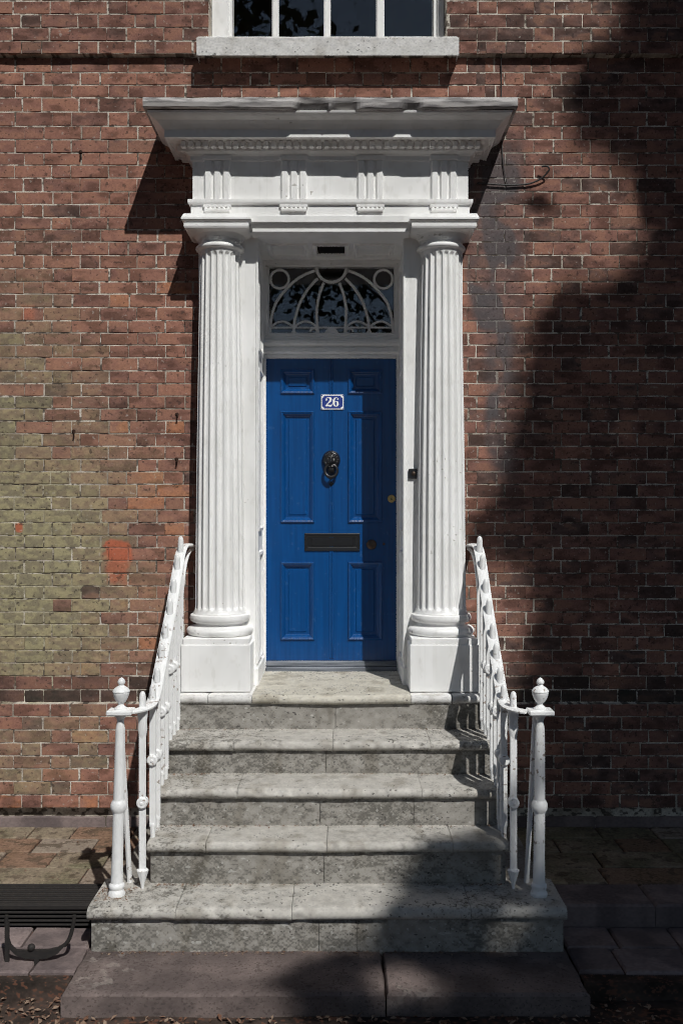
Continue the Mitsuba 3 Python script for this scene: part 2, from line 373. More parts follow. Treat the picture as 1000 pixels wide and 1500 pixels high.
sp = put('paved_strip', cat(box(-5, -1.13, -1.76, -1.225, -0.3, -0.125), box(1.13, 5, -1.76, -1.225, -0.3, -0.125)), 'mat_earth'); lab(sp, kind='structure')
for side in (-1, 1):
    for Y0, Y1, st in ((1.225, 1.44, 0.0), (1.45, 1.69, 0.11)):
        x = 1.125; first = True
        while x < 3.2:
            w = rp.uniform(0.24, 0.34) - (st if first else 0); first = False
            m = rough_block(side * x, side * (x + w - 0.009), -Y1 - rp.uniform(-0.01, 0.02), -Y0, -0.25, -0.106 + rp.uniform(-0.006, 0.004), 4, 3, 0.004, 0.010, rp.uniform(0, 99))
            put('sett', m, 'mat_sett', sp, uv=np.tile([rp.uniform(), 0.0], (len(m.vertices), 1))); x += w

# ------------------------------------------------------------------ the house: wall, bricks, window
house = holder('brick_house'); lab(house, 'old red brick house front with flemish bond courses behind the white doorcase', 'house')
COURSES = [-0.02, 0.062, 0.128, 0.21, 0.292, 0.371, 0.449, 0.528, 0.607, 0.689, 0.768, 0.847, 0.931, 1.011, 1.089, 1.171, 1.25, 1.326, 1.406, 1.485, 1.564, 1.642, 1.721, 1.797, 1.876, 1.955, 2.033, 2.112, 2.19,
           2.267, 2.346, 2.425, 2.503, 2.579, 2.655, 2.734, 2.812, 2.894, 2.97, 3.046, 3.121, 3.203, 3.285, 3.361, 3.443, 3.525, 3.607, 3.683, 3.758, 3.838, 3.916, 4.0, 4.08, 4.156, 4.238, 4.32,
           4.408, 4.496, 4.574, 4.651, 4.745, 4.824, 4.906, 4.988, 5.07, 5.15, 5.23, 5.31, 5.39, 5.47]
ZT, XW = 5.47, 3.3
JOINT = 0.0068
DOOR_HOLE = (-0.56, 0.56, -1.0, 4.15)           # bricks left out behind the doorcase
WIN = (-0.741, 0.705, 4.816, 9.9)
def face_y(z):
    """how far the brick face stands out: plinth below, band above"""
    return 0.042 if z < 0.77 else (0.045 if z > 4.745 else 0.0)
# the wall body, with the doorway and the window cut out of it, and a mortar bed a few millimetres behind the brick faces
def wall_body():
    ms = [box(-XW - 6, -0.50, 0.012, 0.32, -0.2, 0.131), box(0.50, XW + 6, 0.012, 0.32, -0.2, 0.131)]
    def slab(x0, x1, z0, z1, Y): ms.append(box(x0, x1, -Y, 0.32, z0, z1))
    rec = 0.0024
    for x0, x1 in ((-XW - 6, -0.50), (0.50, XW + 6)):
        slab(x0, x1, 0.131, 0.766, 0.042 - rec); slab(x0, x1, 0.766, 4.748, -rec)
    slab(-0.50, 0.50, 3.70, 4.748, -rec)
    for x0, x1 in ((-XW - 6, WIN[0] - 0.002), (WIN[1] + 0.002, XW + 6)): slab(x0, x1, 4.748, 5.6, 0.045 - rec)
    slab(WIN[0] - 0.002, WIN[1] + 0.002, 4.748, 4.79, 0.045 - rec)
    return cat(ms)
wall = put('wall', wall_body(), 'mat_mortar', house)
for x0, x1 in ((-3.3, -0.87), (0.87, 3.3)):
    x = x0
    while x < x1 - 0.01:
        w = min(rp.uniform(0.5, 0.8), x1 - x)
        m = rough_block(x, x + w - 0.006, 0.004, 0.1, -0.2, 0.068, 6, 2, 0.006, 0.012, x * 3)
        put('footing_stone', m, 'mat_sett', wall, uv=np.tile([rp.uniform(0.2, 0.6), 0.0], (len(m.vertices), 1))); x += w

def brick_mesh(x0, x1, z0, z1, Y, rg, cham=True):
    """one worn brick: a 6 x 4 grid face with dipped arrises, sides back to the mortar"""
    nx, nz = (7, 4) if x1 - x0 > 0.16 else (4, 4)
    e = 0.003
    xs = np.r_[x0, np.linspace(x0 + e, x1 - e, nx - 2), x1]; zs = np.r_[z0, np.linspace(z0 + e, z1 - e, nz - 2), z1]
    X, Z = np.meshgrid(xs, zs, indexing='ij')
    P = np.full(X.shape, Y + rg.normal(0, 0.0011))
    P += rg.normal(0, 0.0011) * (X - X.mean()) / 0.1 + rg.normal(0, 0.0009) * (Z - Z.mean()) / 0.03 + rg.normal(0, 0.0005, X.shape)
    edge = np.zeros(X.shape, bool); edge[[0, -1]] = True; edge[:, [0, -1]] = True
    P = np.clip(P, Y - 0.0012, Y + 0.0022)
    P[edge] -= 0.0012 + np.abs(rg.normal(0, 0.0007, edge.sum()))
    for ci, cj in ((0, 0), (0, -1), (-1, 0), (-1, -1)):
        P[ci, cj] -= abs(rg.normal(0, 0.001)); X[ci, cj] += (1 if ci == 0 else -1) * abs(rg.normal(0, 0.002)); Z[ci, cj] += (1 if cj == 0 else -1) * abs(rg.normal(0, 0.0016))
    Z[1:-1, 0] += rg.normal(0, 0.0011, nx - 2); Z[1:-1, -1] += rg.normal(0, 0.0011, nx - 2)
    X[0, 1:-1] += rg.normal(0, 0.0011, nz - 2); X[-1, 1:-1] += rg.normal(0, 0.0011, nz - 2)
    V = np.stack([X, -P, Z], -1).reshape(-1, 3); F = []
    for i in range(nx - 1):
        for j in range(nz - 1):
            k = i * nz + j; F += [(k, k + nz, k + nz + 1), (k, k + nz + 1, k + 1)]
    per = [i * nz for i in range(nx)] + [(nx - 1) * nz + j for j in range(1, nz)] + [i * nz + nz - 1 for i in range(nx - 2, -1, -1)] + [j for j in range(nz - 2, 0, -1)]
    low = V[per].copy(); low[:, 1] = -(Y - 0.016); n = len(V); V = np.vstack([V, low])
    for q in range(len(per)):
        r = (q + 1) % len(per); F += [(per[q], n + q, n + r), (per[q], n + r, per[r])]
    return V, np.array(F)

rb = np.random.default_rng(11)
SH, ST = 0.3482, 0.2285
bricks = []
for ci in range(len(COURSES) - 1):
    z0, z1 = COURSES[ci] + JOINT * 0.5, COURSES[ci + 1] - JOINT * 0.5
    zc = (z0 + z1) / 2
    if z1 < 0.13: continue
    # runs of wall left and right of the openings; the two sides keep opposite bonds as in the photograph
    par = (len(COURSES) - ci) % 2
    runs = []
    if z0 > WIN[2] - 0.02: runs = [(-XW, WIN[0] - 0.005, par), (WIN[1] + 0.005, XW, 1 - par)]
    elif z0 > DOOR_HOLE[3]: runs = [(-XW, 0.95, par), (0.95, XW, 1 - par)]
    else: runs = [(-XW, DOOR_HOLE[0], par), (DOOR_HOLE[1], XW, 1 - par)]
    for ra, re, p in runs:
        off = -1.942 if p else -1.942 - SH * 0.5 + (0.0)
        xk = off - SH * 6 + rb.normal(0, 0.004)
        while xk < re:
            for x0, w in ((xk, ST), (xk + ST, SH - ST)):
                jx = rb.normal(0, 0.0022)
                a0, a1 = max(x0 + JOINT * 0.45 + jx, ra), min(x0 + w - JOINT * 0.45 + rb.normal(0, 0.0016), re)
                if a1 - a0 > 0.022: bricks.append((a0, a1, z0, z1))
            xk += SH
def brick_look(x, z):
    t = np.clip(rb.beta(2.8, 2.2), 0.16, 0.98)
    if rb.uniform() < 0.05: t = rb.uniform(0.90, 0.99)
    if x > 0.8: t = np.clip(t * 0.50, 0.02, 0.98) if rb.uniform() < 0.9 else t * 0.9  # right wall bricks are sootier, tone also lowered to deepen the tree shade
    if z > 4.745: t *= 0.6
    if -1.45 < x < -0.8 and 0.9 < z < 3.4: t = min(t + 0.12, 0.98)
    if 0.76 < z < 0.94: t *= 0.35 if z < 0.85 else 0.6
    # green growth on the left of the wall, brick by brick
    m = 0.0
    if x < -0.8 and z > 0.2:
        e = math.exp(-((x + 2.2) / 0.72) ** 4) * math.exp(-((z - 1.9) / 1.35) ** 4)
        lowb = math.exp(-((x + 2.2) / 0.95) ** 4 - ((z - 1.6) / 0.80) ** 4)
        m = np.clip(max(e * rb.uniform(0.4, 1.0), lowb * rb.uniform(0.92, 1.12)), 0, 1)
        if rb.uniform() < (0.05 if lowb > 0.6 else 0.25): m *= 0.2
        if z < 0.77: m = rb.uniform(0.0, 0.6) * (x < -1.4)
    if 0.76 < z < 0.85: m = -rb.uniform(0.45, 0.95)
    elif 0.85 < z < 0.94: m = -rb.uniform(0.0, 0.6)
    return t, m
order = []
for i, (x0, x1, z0, z1) in enumerate(bricks):
    xc, zc = (x0 + x1) / 2, (z0 + z1) / 2
    seen = -2.02 < xc < 2.0 and 0.1 < zc < 4.9 and not (abs(xc) < 1.03 and zc < 4.3)
    order.append((-(min(x1 - x0, 0.215)) if seen else 1.0, abs(zc - 2.1) + 0.6 * abs(abs(xc) - 1.2), i))
chosen = {i for _, _, i in sorted(order)[:300]}
MV, MF, MU, at = [], [], [], 0
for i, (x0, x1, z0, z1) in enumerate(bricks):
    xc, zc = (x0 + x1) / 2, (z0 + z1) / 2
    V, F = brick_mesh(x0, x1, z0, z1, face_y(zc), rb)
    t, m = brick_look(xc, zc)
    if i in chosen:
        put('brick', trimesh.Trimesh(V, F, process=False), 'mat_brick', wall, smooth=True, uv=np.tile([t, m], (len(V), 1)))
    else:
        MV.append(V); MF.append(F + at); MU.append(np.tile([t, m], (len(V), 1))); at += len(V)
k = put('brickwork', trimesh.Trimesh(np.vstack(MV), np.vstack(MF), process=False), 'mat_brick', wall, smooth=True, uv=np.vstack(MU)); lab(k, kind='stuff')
# the rooms behind the fanlight and the window, so that the glass has a dark inside
put('room', cat(box(-2.2, 2.2, 0.66, 3.0, 0.5, 0.52), box(-2.2, 2.2, 3.0, 3.02, 0.5, 4.2), box(-2.2, -2.18, 0.66, 3.0, 0.5, 4.2), box(2.18, 2.2, 0.66, 3.0, 0.5, 4.2), box(-2.2, 2.2, 0.66, 3.0, 4.18, 4.2),
                box(-2.2, 2.2, 0.325, 3.0, 4.62, 4.64), box(-2.2, 2.2, 3.0, 3.02, 4.66, 7.6), box(-2.2, -2.18, 0.33, 3.0, 4.66, 7.6), box(2.18, 2.2, 0.33, 3.0, 4.66, 7.6), box(-2.2, 2.2, 0.33, 3.0, 7.6, 7.62)), 'mat_room', house)
# upper floor wall above the frame, as plain as one sees of it from the street
put('upper_wall', cat(box(-XW - 6, WIN[0], -0.0415, 0.32, 5.6, 9.5), box(WIN[1], XW + 6, -0.0415, 0.32, 5.6, 9.5), box(WIN[0], WIN[1], -0.0415, 0.32, 7.0, 9.5)), 'mat_mortar', house)
win = holder('window', house); lab(win, 'white sash window over the stone sill above the doorcase')
put('sill', cat(rough_block(-0.806, 0.772, -0.125, 0.12, 4.70, 4.818, 40, 6, 0.003, 0.010, 5)), 'mat_sill', win)
put('frame', cat(box(WIN[0], -0.637, 0.055, 0.2, 4.818, 7.0, 0.004), box(0.662, WIN[1], 0.055, 0.2, 4.818, 7.0, 0.004), box(-0.637, 0.662, 0.06, 0.2, 4.816, 4.858, 0.004), box(-0.637, 0.662, 0.06, 0.2, 6.9, 7.0),
                 box(-0.637, -0.615, 0.075, 0.2, 4.858, 6.9, 0.003), box(0.64, 0.662, 0.075, 0.2, 4.858, 6.9, 0.003)), 'mat_white', win)
for xa, xb in ((-0.368, -0.325), (-0.046, -0.002), (0.282, 0.334)):
    put('glazing_bar', box(xa, xb, 0.075, 0.13, 4.858, 6.9, 0.008), 'mat_white', win)
xs = [-0.615, -0.368, -0.325, -0.046, -0.002, 0.282, 0.334, 0.64]
for q in range(4):
    put('pane', trimesh.Trimesh([(xs[2 * q], 0.105, 4.858), (xs[2 * q + 1], 0.105 + 0.002 * (q - 1), 4.858), (xs[2 * q + 1], 0.105 + 0.002 * (q - 1), 6.9), (xs[2 * q], 0.105, 6.9)], [(0, 1, 2), (0, 2, 3)], process=False), 'mat_glass', win)

# ------------------------------------------------------------------ doorcase
dc = holder('doorcase'); lab(dc, 'white painted classical doorcase with two fluted columns and a deep projecting cornice', 'doorcase')
XC, YC = 0.666, 0.125                       # column axis
# pilasters, panelled reveals, soffit, lintel
for s in (-1, 1):
    pk = put('pilaster', cat(box(s * 0.444, s * 0.80, -0.10, 0.05, 0.885, 3.70, 0.003), box(s * 0.562, s * 0.79, -0.104, -0.05, 1.2, 3.66, 0.002)), 'mat_white', dc)
    put('bead', cat(box(s * 0.438, s * 0.452, -0.108, -0.06, 1.02, 3.60, 0.004), box(s * 0.549, s * 0.555, -0.1045, -0.06, 1.2, 3.60, 0.002)), 'mat_white', pk)
    rv = put('reveal', box(s * 0.452, s * 0.52, -0.099, 0.47, 0.885, 3.64), 'mat_white', dc)
    for za, zb in ((1.02, 1.70), (1.82, 2.84), (2.93, 3.52)):
        # each panel of the reveal: a raised moulding round a flat field
        fr = frame_xz(-0.02, 0.29, za, zb, [(0, 0.0), (0.006, -0.014), (0.022, -0.017), (0.034, -0.004), (0.040, 0.0)])
        v = fr.vertices.copy()
        fr.vertices = np.stack([s * (0.452 + v[:, 1]), v[:, 0], v[:, 2]], 1)
        put('panel_moulding', fr, 'mat_white', rv)
    put('skirting', box(s * 0.436, s * 0.47, -0.112, 0.40, 0.885, 1.0, 0.006), 'mat_white', rv)
sf = put('soffit', box(-0.46, 0.46, -0.235, 0.47, 3.604, 3.70), 'mat_white', dc)
for xa, xb in ((-0.40, -0.14), (0.14, 0.40)):
    fr = frame_xz(xa, xb, 0, 0.30, [(0, 0), (0.008, -0.012), (0.022, -0.012), (0.032, 0.0)])
    v = fr.vertices.copy(); fr.vertices = np.stack([v[:, 0], 0.02 + v[:, 2], 3.604 + v[:, 1]], 1)
    put('panel_moulding', fr, 'mat_white', sf)
vent_y0, vent_y1 = 0.045, 0.245
fr = frame_xz(-0.115, 0.115, 0, 0.26, [(0, 0), (0.004, -0.016), (0.022, -0.016), (0.030, -0.002)])
v = fr.vertices.copy(); fr.vertices = np.stack([v[:, 0], 0.015 + v[:, 2], 3.604 + v[:, 1]], 1)
put('vent_frame', fr, 'mat_white', sf)
vt = put('vent', box(-0.085, 0.085, 0.045, 0.245, 3.600, 3.603), 'mat_dark', sf)
lt = put('lintel', profile_x([(-0.03, 3.603), (0.215, 3.603), (0.215, 3.615), (0.235, 3.625), (0.248, 3.642), (0.252, 3.652), (0.262, 3.654), (0.262, 3.690), (-0.03, 3.690)], -0.472, 0.472), 'mat_white', dc)

# columns
def fluted_shaft(z0, z1, r0, r1, nf=20):
    na = nf * 10; nz = 64
    th = np.arange(na) * 2 * np.pi / na; zz = np.r_[np.linspace(0, 0.05, 16), np.linspace(0.056, 0.945, nz - 32), np.linspace(0.95, 1, 16)]
    TH, ZZ = np.meshgrid(th, zz, indexing='ij')
    Rr = r0 + (r1 - r0) * ZZ ** 1.6
    u = (TH * nf / (2 * np.pi)) % 1.0
    w = np.abs(u - 0.5) / 0.40                                  # flute across 80 % of each bay
    L = (z1 - z0)
    zl = np.minimum(ZZ * L - 0.025, (1 - ZZ) * L - 0.020)       # round ends
    half = 0.4 * 2 * np.pi * r0 / nf
    wend = np.where(zl > half, 0, np.where(zl > 0, ((half - zl) / half) ** 2, 9))
    depth = 0.0125 * np.sqrt(np.clip(1 - w ** 2 - wend, 0, 1))
    flare = 0.012 * np.exp(-(ZZ * L) / 0.018) + 0.008 * np.exp(-((1 - ZZ) * L) / 0.012)
    Rr = Rr - depth + flare
    V = np.stack([Rr * np.cos(TH), Rr * np.sin(TH), z0 + ZZ * L], -1).reshape(-1, 3); F = []
    m = len(zz)
    I, J = np.meshgrid(np.arange(na), np.arange(m - 1), indexing='ij')
    a = I * m + J; b = ((I + 1) % na) * m + J
    F = np.concatenate([np.stack([a, b, b + 1], -1).reshape(-1, 3), np.stack([a, b + 1, a + 1], -1).reshape(-1, 3)])
    return trimesh.Trimesh(V, F, process=False)
for s in (-1, 1):
    at = (s * XC, -YC, 0)
    col = holder('column', dc); lab(col, 'left fluted column' if s < 0 else 'right fluted column, soft leaf shadow on it')
    m = fluted_shaft(1.335, 3.505, 0.149, 0.120); m.apply_translation((s * XC, -YC, 0))
    put('shaft', m, 'mat_white', col, smooth=35)
    put('base', lathe([(0, 1.345), (0.150, 1.345), (0.156, 1.335), (0.170, 1.331), (0.177, 1.326), (0.181, 1.310), (0.177, 1.293), (0.166, 1.284), (0.150, 1.281), (0.143, 1.273), (0.146, 1.265), (0.158, 1.2615)]
                      + [(0.168 + 0.032 * math.sin(q), 1.232 + 0.028 * math.cos(q)) for q in np.linspace(0.1, math.pi - 0.1, 12)] + [(0.168, 1.203), (0, 1.203)], 72, at), 'mat_white', col, smooth=40)
    put('plinth', cat(box(s * XC - 0.193, s * XC + 0.193, -YC - 0.212, 0.03, 1.170, 1.204, 0.003), box(s * XC - 0.203, s * XC + 0.203, -YC - 0.220, 0.03, 0.893, 1.170, 0.005)), 'mat_white', col, smooth=30)
    cp = put('capital', lathe([(0, 3.50), (0.120, 3.50), (0.124, 3.503), (0.130, 3.507)] + [(0.130 + 0.016 * math.sin(q), 3.524 - 0.016 * math.cos(q)) for q in np.linspace(0.3, math.pi - 0.3, 8)]
                      + [(0.122, 3.541), (0.120, 3.548), (0.121, 3.560), (0.128, 3.562), (0.128, 3.567), (0.137, 3.569), (0.137, 3.574)] + [(0.140 + 0.050 * (1 - math.cos(q * math.pi / 2)) ** 0.8, 3.576 + 0.036 * math.sin(q * math.pi / 2)) for q in np.linspace(0.05, 1, 8)] + [(0, 3.612)], 72, at), 'mat_white', col, smooth=40)
    # square cyma block and abacus, with a shadow gap between them
    def sq(prof):
        V, F = [], []
        for o, z in prof: V += [(s * XC - o, -YC - o, z), (s * XC + o, -YC - o, z), (s * XC + o, 0.03, z), (s * XC - o, 0.03, z)]
        n = len(prof)
        for i in range(n - 1):
            for q in range(4):
                a, b = i * 4 + q, i * 4 + (q + 1) % 4; F += [(a, b, b + 4), (a, b + 4, a + 4)]
        t = (n - 1) * 4; F += [(0, 2, 1), (0, 3, 2), (t, t + 1, t + 2), (t, t + 2, t + 3)]
        return trimesh.Trimesh(V, F, process=False)
    put('abacus', cat(sq([(0.150, 3.598), (0.176, 3.600), (0.186, 3.606), (0.190, 3.616), (0.190, 3.634), (0.182, 3.636), (0.182, 3.641)]),
                      sq([(0.182, 3.641), (0.196, 3.645), (0.203, 3.652), (0.203, 3.662), (0.19, 3.6885)])), 'mat_white', cp)
# entablature
hw, yb = 0.815, 0.240
put('architrave', cat(around([(-0.25, 3.69), (0.008, 3.69), (0.008, 3.756), (-0.25, 3.756)], hw, yb), box(-0.8, 0.8, -0.2, 0.03, 3.691, 3.755)), 'mat_white', dc)
tn = put('taenia', around([(-0.02, 3.757), (0.016, 3.757), (0.023, 3.762), (0.026, 3.772), (0.026, 3.788), (0.0, 3.790), (-0.02, 3.790)], hw, yb), 'mat_white', dc)
fz = put('frieze', cat(around([(-0.25, 3.789), (0, 3.789), (0, 4.07), (-0.25, 4.07)], hw, yb), around([(-0.01, 4.018), (0.010, 4.020), (0.010, 4.046), (0.018, 4.05), (-0.01, 4.06)], hw, yb)), 'mat_white', dc)
def glyph_bar(w, z0, z1, d=0.020):
    p = sg.Polygon([(-w / 2, 0), (-w / 2, d * 0.35), (-w * 0.32, d), (w * 0.32, d), (w / 2, d * 0.35), (w / 2, 0)])
    m = trimesh.creation.extrude_polygon(p, z1 - z0, engine='earcut'); v = m.vertices.copy()
    m.vertices = np.stack([v[:, 0], -v[:, 1], z0 + v[:, 2]], 1)
    if m.volume < 0: m.invert()
    return m
gb = mikit.ply(glyph_bar(0.044, 3.791, 4.017, 0.016), 'mat_white')
gd = mikit.ply(lathe([(0, 3.754), (0.0085, 3.754), (0.0125, 3.732), (0, 3.732)], 10), 'mat_white', smooth=40)
for tx in (-0.668, -0.216, 0.236, 0.690 - 0.02):
    tg = put('triglyph', cat(box(tx - 0.083, tx + 0.083, -yb - 0.022, -yb + 0.01, 4.021, 4.049, 0.004), box(tx - 0.080, tx + 0.080, -yb - 0.004, -yb + 0.01, 3.791, 4.019)), 'mat_white', dc)
    for q in (-1, 0, 1): put_copy('glyph_bar', gb, tg, T().translate([tx + q * 0.0545, -yb - 0.003, 0]))
    put('regula', cat(box(tx - 0.083, tx + 0.083, -yb - 0.024, -yb, 3.741, 3.757, 0.002), box(tx - 0.076, tx + 0.076, -yb - 0.026, -yb - 0.004, 3.716, 3.733, 0.003)), 'mat_white', tg)
    for q in range(6): put_copy('gutta', gd, tg, T().translate([tx + (q - 2.5) * 0.0262, -yb - 0.0135, 0]))
bm = put('bed_mould', around([(-0.02, 4.052), (0.018, 4.052), (0.026, 4.058), (0.040, 4.063), (0.046, 4.072), (0.046, 4.082), (0.052, 4.084), (0.052, 4.112), (-0.02, 4.112)], hw, yb), 'mat_white', dc)
cn = put('cornice', around([(-0.03, 4.110), (0.132, 4.114), (0.132, 4.108), (0.150, 4.106), (0.150, 4.150), (0.158, 4.154), (0.172, 4.172), (0.190, 4.190), (0.216, 4.204), (0.232, 4.216), (0.236, 4.228), (-0.03, 4.228)], 0.805, yb), 'mat_white', dc)
def dentil_run():
    out = []
    n = 40; pitch = (2 * (hw + 0.052 + 0.03) - 0.03) / n
    for i in range(n): out.append((-(hw + 0.052) - 0.012 + pitch * (i + 0.5) - 0.002, -(yb + 0.052), 0))
    for s in (-1, 1):
        for i in range(5): out.append((s * (hw + 0.052), -(yb + 0.03) + pitch * (i + 0.6), 1))
    return out
dt = mikit.ply(box(-0.0135, 0.0135, -0.036, 0.004, 4.075, 4.1085, 0.0015), 'mat_white')
dt90 = mikit.ply(box(-0.036, 0.036, -0.0145, 0.0145, 4.075, 4.1085, 0.0015), 'mat_white')
for x, y, sd in dentil_run(): put_copy('dentil', dt90 if sd else dt, cn, T().translate([x, y, 0]))
# weathered lead-capped stone slab on top: an uneven front edge
def slab_top():
    n = 120
    prof0 = [(0, 4.228), (0.985, 4.228), (1.0, 4.234), (1.01, 4.262), (0.995, 4.288), (0.9, 4.294), (0, 4.306)]
    xs = np.linspace(-1.056, 1.062, n); V, F = [], []
    m = len(prof0)
    for i, x in enumerate(xs):
        for k_, (f_, z) in enumerate(prof0):
            e = 0.006 * (meshkit.fbm(np.array([x * 9, k_ * 1.7, 2.0]), 3) - 0.5) * (f_ > 0.5)
            notch = 0.062 * max(math.exp(-((x + 0.10) / 0.085) ** 4), 0.85 * math.exp(-((x - 0.075) / 0.075) ** 4), 0.5 * math.exp(-((x - 0.46) / 0.05) ** 4))
            Yf = -0.03 + 0.535 * f_ + 1.2 * e * (f_ > 0.5) - notch * (1.0 if 1 <= k_ <= 2 else 0.35 if k_ == 3 else 0.0)
            V.append((x, -Yf, z + 1.6 * e - (0.005 if 1 <= k_ <= 2 else 0) * math.sin(x * 3.1 + 1)))
    for i in range(n - 1):
        for k_ in range(m):
            a, b = i * m + k_, i * m + (k_ + 1) % m; F += [(a, a + m, b + m), (a, b + m, b)]
    for i in (0, n - 1):
        for k_ in range(1, m - 1): F.append((i * m, i * m + k_, i * m + k_ + 1) if i == 0 else (i * m, i * m + k_ + 1, i * m + k_))
    mm = trimesh.Trimesh(V, F, process=False)
    if mm.volume < 0: mm.invert()
    return mm
put('capping', slab_top(), 'mat_lead', dc); 

# door frame, transom, fanlight, threshold
df = put('door_frame', cat(box(-0.462, -0.431, 0.425, 0.50, 0.885, 3.0, 0.004), box(0.429, 0.462, 0.425, 0.50, 0.885, 3.0, 0.004), box(-0.431, 0.429, 0.427, 0.50, 2.958, 2.985, 0.004)), 'mat_white', dc)
put('transom', profile_x([(-0.50, 2.984), (-0.425, 2.984), (-0.415, 2.990), (-0.400, 2.996), (-0.400, 3.018), (-0.415, 3.022), (-0.418, 3.030), (-0.400, 3.036), (-0.385, 3.046), (-0.385, 3.066), (-0.40, 3.074), (-0.425, 3.078), (-0.43, 3.090), (-0.50, 3.090)], -0.456, 0.456), 'mat_white', dc)
put('threshold', cat(box(-0.432, 0.430, 0.405, 0.55, 0.885, 0.922, 0.006), box(-0.432, 0.430, 0.42, 0.55, 0.922, 0.9575, 0.006)), 'mat_threshold', dc)
fl = holder('fanlight', dc); lab(fl, 'fanlight with curved white glazing ribs over the blue door')
put('frame', frame_xz(-0.455, 0.455, 3.085, 3.606, [(0, 0.49), (0, 0.425), (0.012, 0.425), (0.018, 0.432), (0.034, 0.436), (0.042, 0.446), (0.042, 0.50)]), 'mat_white', fl)
put('pane', trimesh.Trimesh([(-0.42, 0.468, 3.10), (0.42, 0.468, 3.10), (0.42, 0.466, 3.58), (-0.42, 0.466, 3.58)], [(0, 1, 2), (0, 2, 3)], process=False), 'mat_glass', fl)
def bar2(pts, r=0.0095, n=26, name='rib', flat=0.8):
    p = np.array(pts, float); p3 = np.stack([p[:, 0], np.full(len(p), 0.456), p[:, 1]], 1)
    return put(name, tube(smoothpath(p3, n), r, 8, (0, 1, 0)), 'mat_white', fl, smooth=40)
ribs = [[(-0.109, 3.540), (-0.213, 3.494), (-0.307, 3.409), (-0.377, 3.305), (-0.404, 3.175), (-0.406, 3.118)], [(-0.091, 3.488), (-0.168, 3.400), (-0.217, 3.305), (-0.246, 3.185), (-0.249, 3.118)], [(-0.051, 3.458), (-0.084, 3.364), (-0.098, 3.269), (-0.093, 3.166), (-0.090, 3.118)]]
for rbp in ribs:
    for s in (-1, 1): bar2([(s * x, z) for x, z in rbp])
ang = np.linspace(math.pi, 2 * math.pi, 15)
bar2([(0.098 * math.cos(q), 3.562 + 0.098 * math.sin(q)) for q in ang], 0.010)
for s in (-1, 1):
    tt = trimesh.creation.torus(0.061, 0.0085, 32, 8); v = tt.vertices.copy(); tt.vertices = np.stack([s * 0.343 + v[:, 0], 0.456 + v[:, 2], 3.484 + v[:, 1]], 1)
    put('ring', tt, 'mat_white', fl, smooth=40)
    for xa, xb in ((0.404, 0.249), (0.249, 0.093)):
        bar2([(s * (xa + (xb - xa) * q), 3.166 + 0.038 * math.sin(math.pi * q)) for q in np.linspace(0, 1, 9)], 0.0075, 20)
    put('boss', lathe([(0, -0.016), (0.014, -0.012), (0.019, 0), (0.014, 0.012), (0, 0.016)], 12, (s * 0.249, 0.456, 3.128)), 'mat_white', fl, smooth=40)
    sp_ = [(s * (0.112 + (0.030 - 0.0024 * q) * math.cos(0.5 * q)), 3.134 + (0.030 - 0.0024 * q) * math.sin(0.5 * q)) for q in np.linspace(0, 10.5, 24)]
    bar2(sp_, 0.0065, 44, 'scroll')
bar2([(-0.413, 3.163), (0.413, 3.163)], 0.0062, 4, 'glazing_bar')
rays = [box(-0.0045, 0.0045, 0.452, 0.462, 0.010, 0.048, 0.002) for _ in range(13)]
for i, m in enumerate(rays):
    v = m.vertices.copy(); q = (i - 6) / 6 * 1.35
    m.vertices = np.stack([v[:, 0] * (0.6 + v[:, 2] * 16) * math.cos(q) + v[:, 2] * math.sin(q), v[:, 1], 3.114 + v[:, 2] * math.cos(q) - v[:, 0] * math.sin(q)], 1)
put('sunburst', cat(rays, lathe([(0, -0.01), (0.018, -0.006), (0.02, 0), (0.012, 0.01), (0, 0.012)], 14, (0, 0.456, 3.118))), 'mat_white', fl)

# ------------------------------------------------------------------ front door
fd = holder('front_door'); lab(fd, 'glossy royal blue six panelled front door at the top of the steps', 'door')
DY = 0.455
PANELS = [(s0, s0 + 0.226, za, zb) for s0 in (-0.338, 0.109) for za, zb in ((1.094, 1.613), (1.87, 2.61), (2.723, 2.890))]
leaf = sg.box(-0.430, 0.959, 0.428, 2.957)
for x0, x1, z0, z1 in PANELS: leaf = leaf.difference(sg.box(x0 + 0.014, z0 + 0.014, x1 - 0.014, z1 - 0.014))
put('leaf', cat(prism(leaf, 0.045, DY), box(-0.428, 0.426, DY + 0.03, DY + 0.05, 0.96, 2.956)), 'mat_blue', fd)
put('centre_bead', cat(*[sweep([(x, DY - 0.001, 0.975), (x, DY - 0.001, 2.955)], ring(0.0065, 8), (0, 1, 0)) for x in (-0.0085, 0.0065)]), 'mat_blue', fd, smooth=40)
for x0, x1, z0, z1 in PANELS:
    pk = put('panel', cat(box(x0 + 0.01, x1 - 0.01, DY + 0.016, DY + 0.032, z0 + 0.01, z1 - 0.01), box(x0 + 0.052, x1 - 0.052, DY + 0.010, DY + 0.03, z0 + 0.052, z1 - 0.052, 0.004)), 'mat_blue', fd)
    put('moulding', frame_xz(x0, x1, z0, z1, [(0, DY + 0.002), (0.002, DY - 0.010), (0.007, DY - 0.014), (0.018, DY - 0.009), (0.021, DY - 0.002), (0.028, DY + 0.004), (0.032, DY + 0.012), (0.038, DY + 0.0165)]), 'mat_blue', pk)
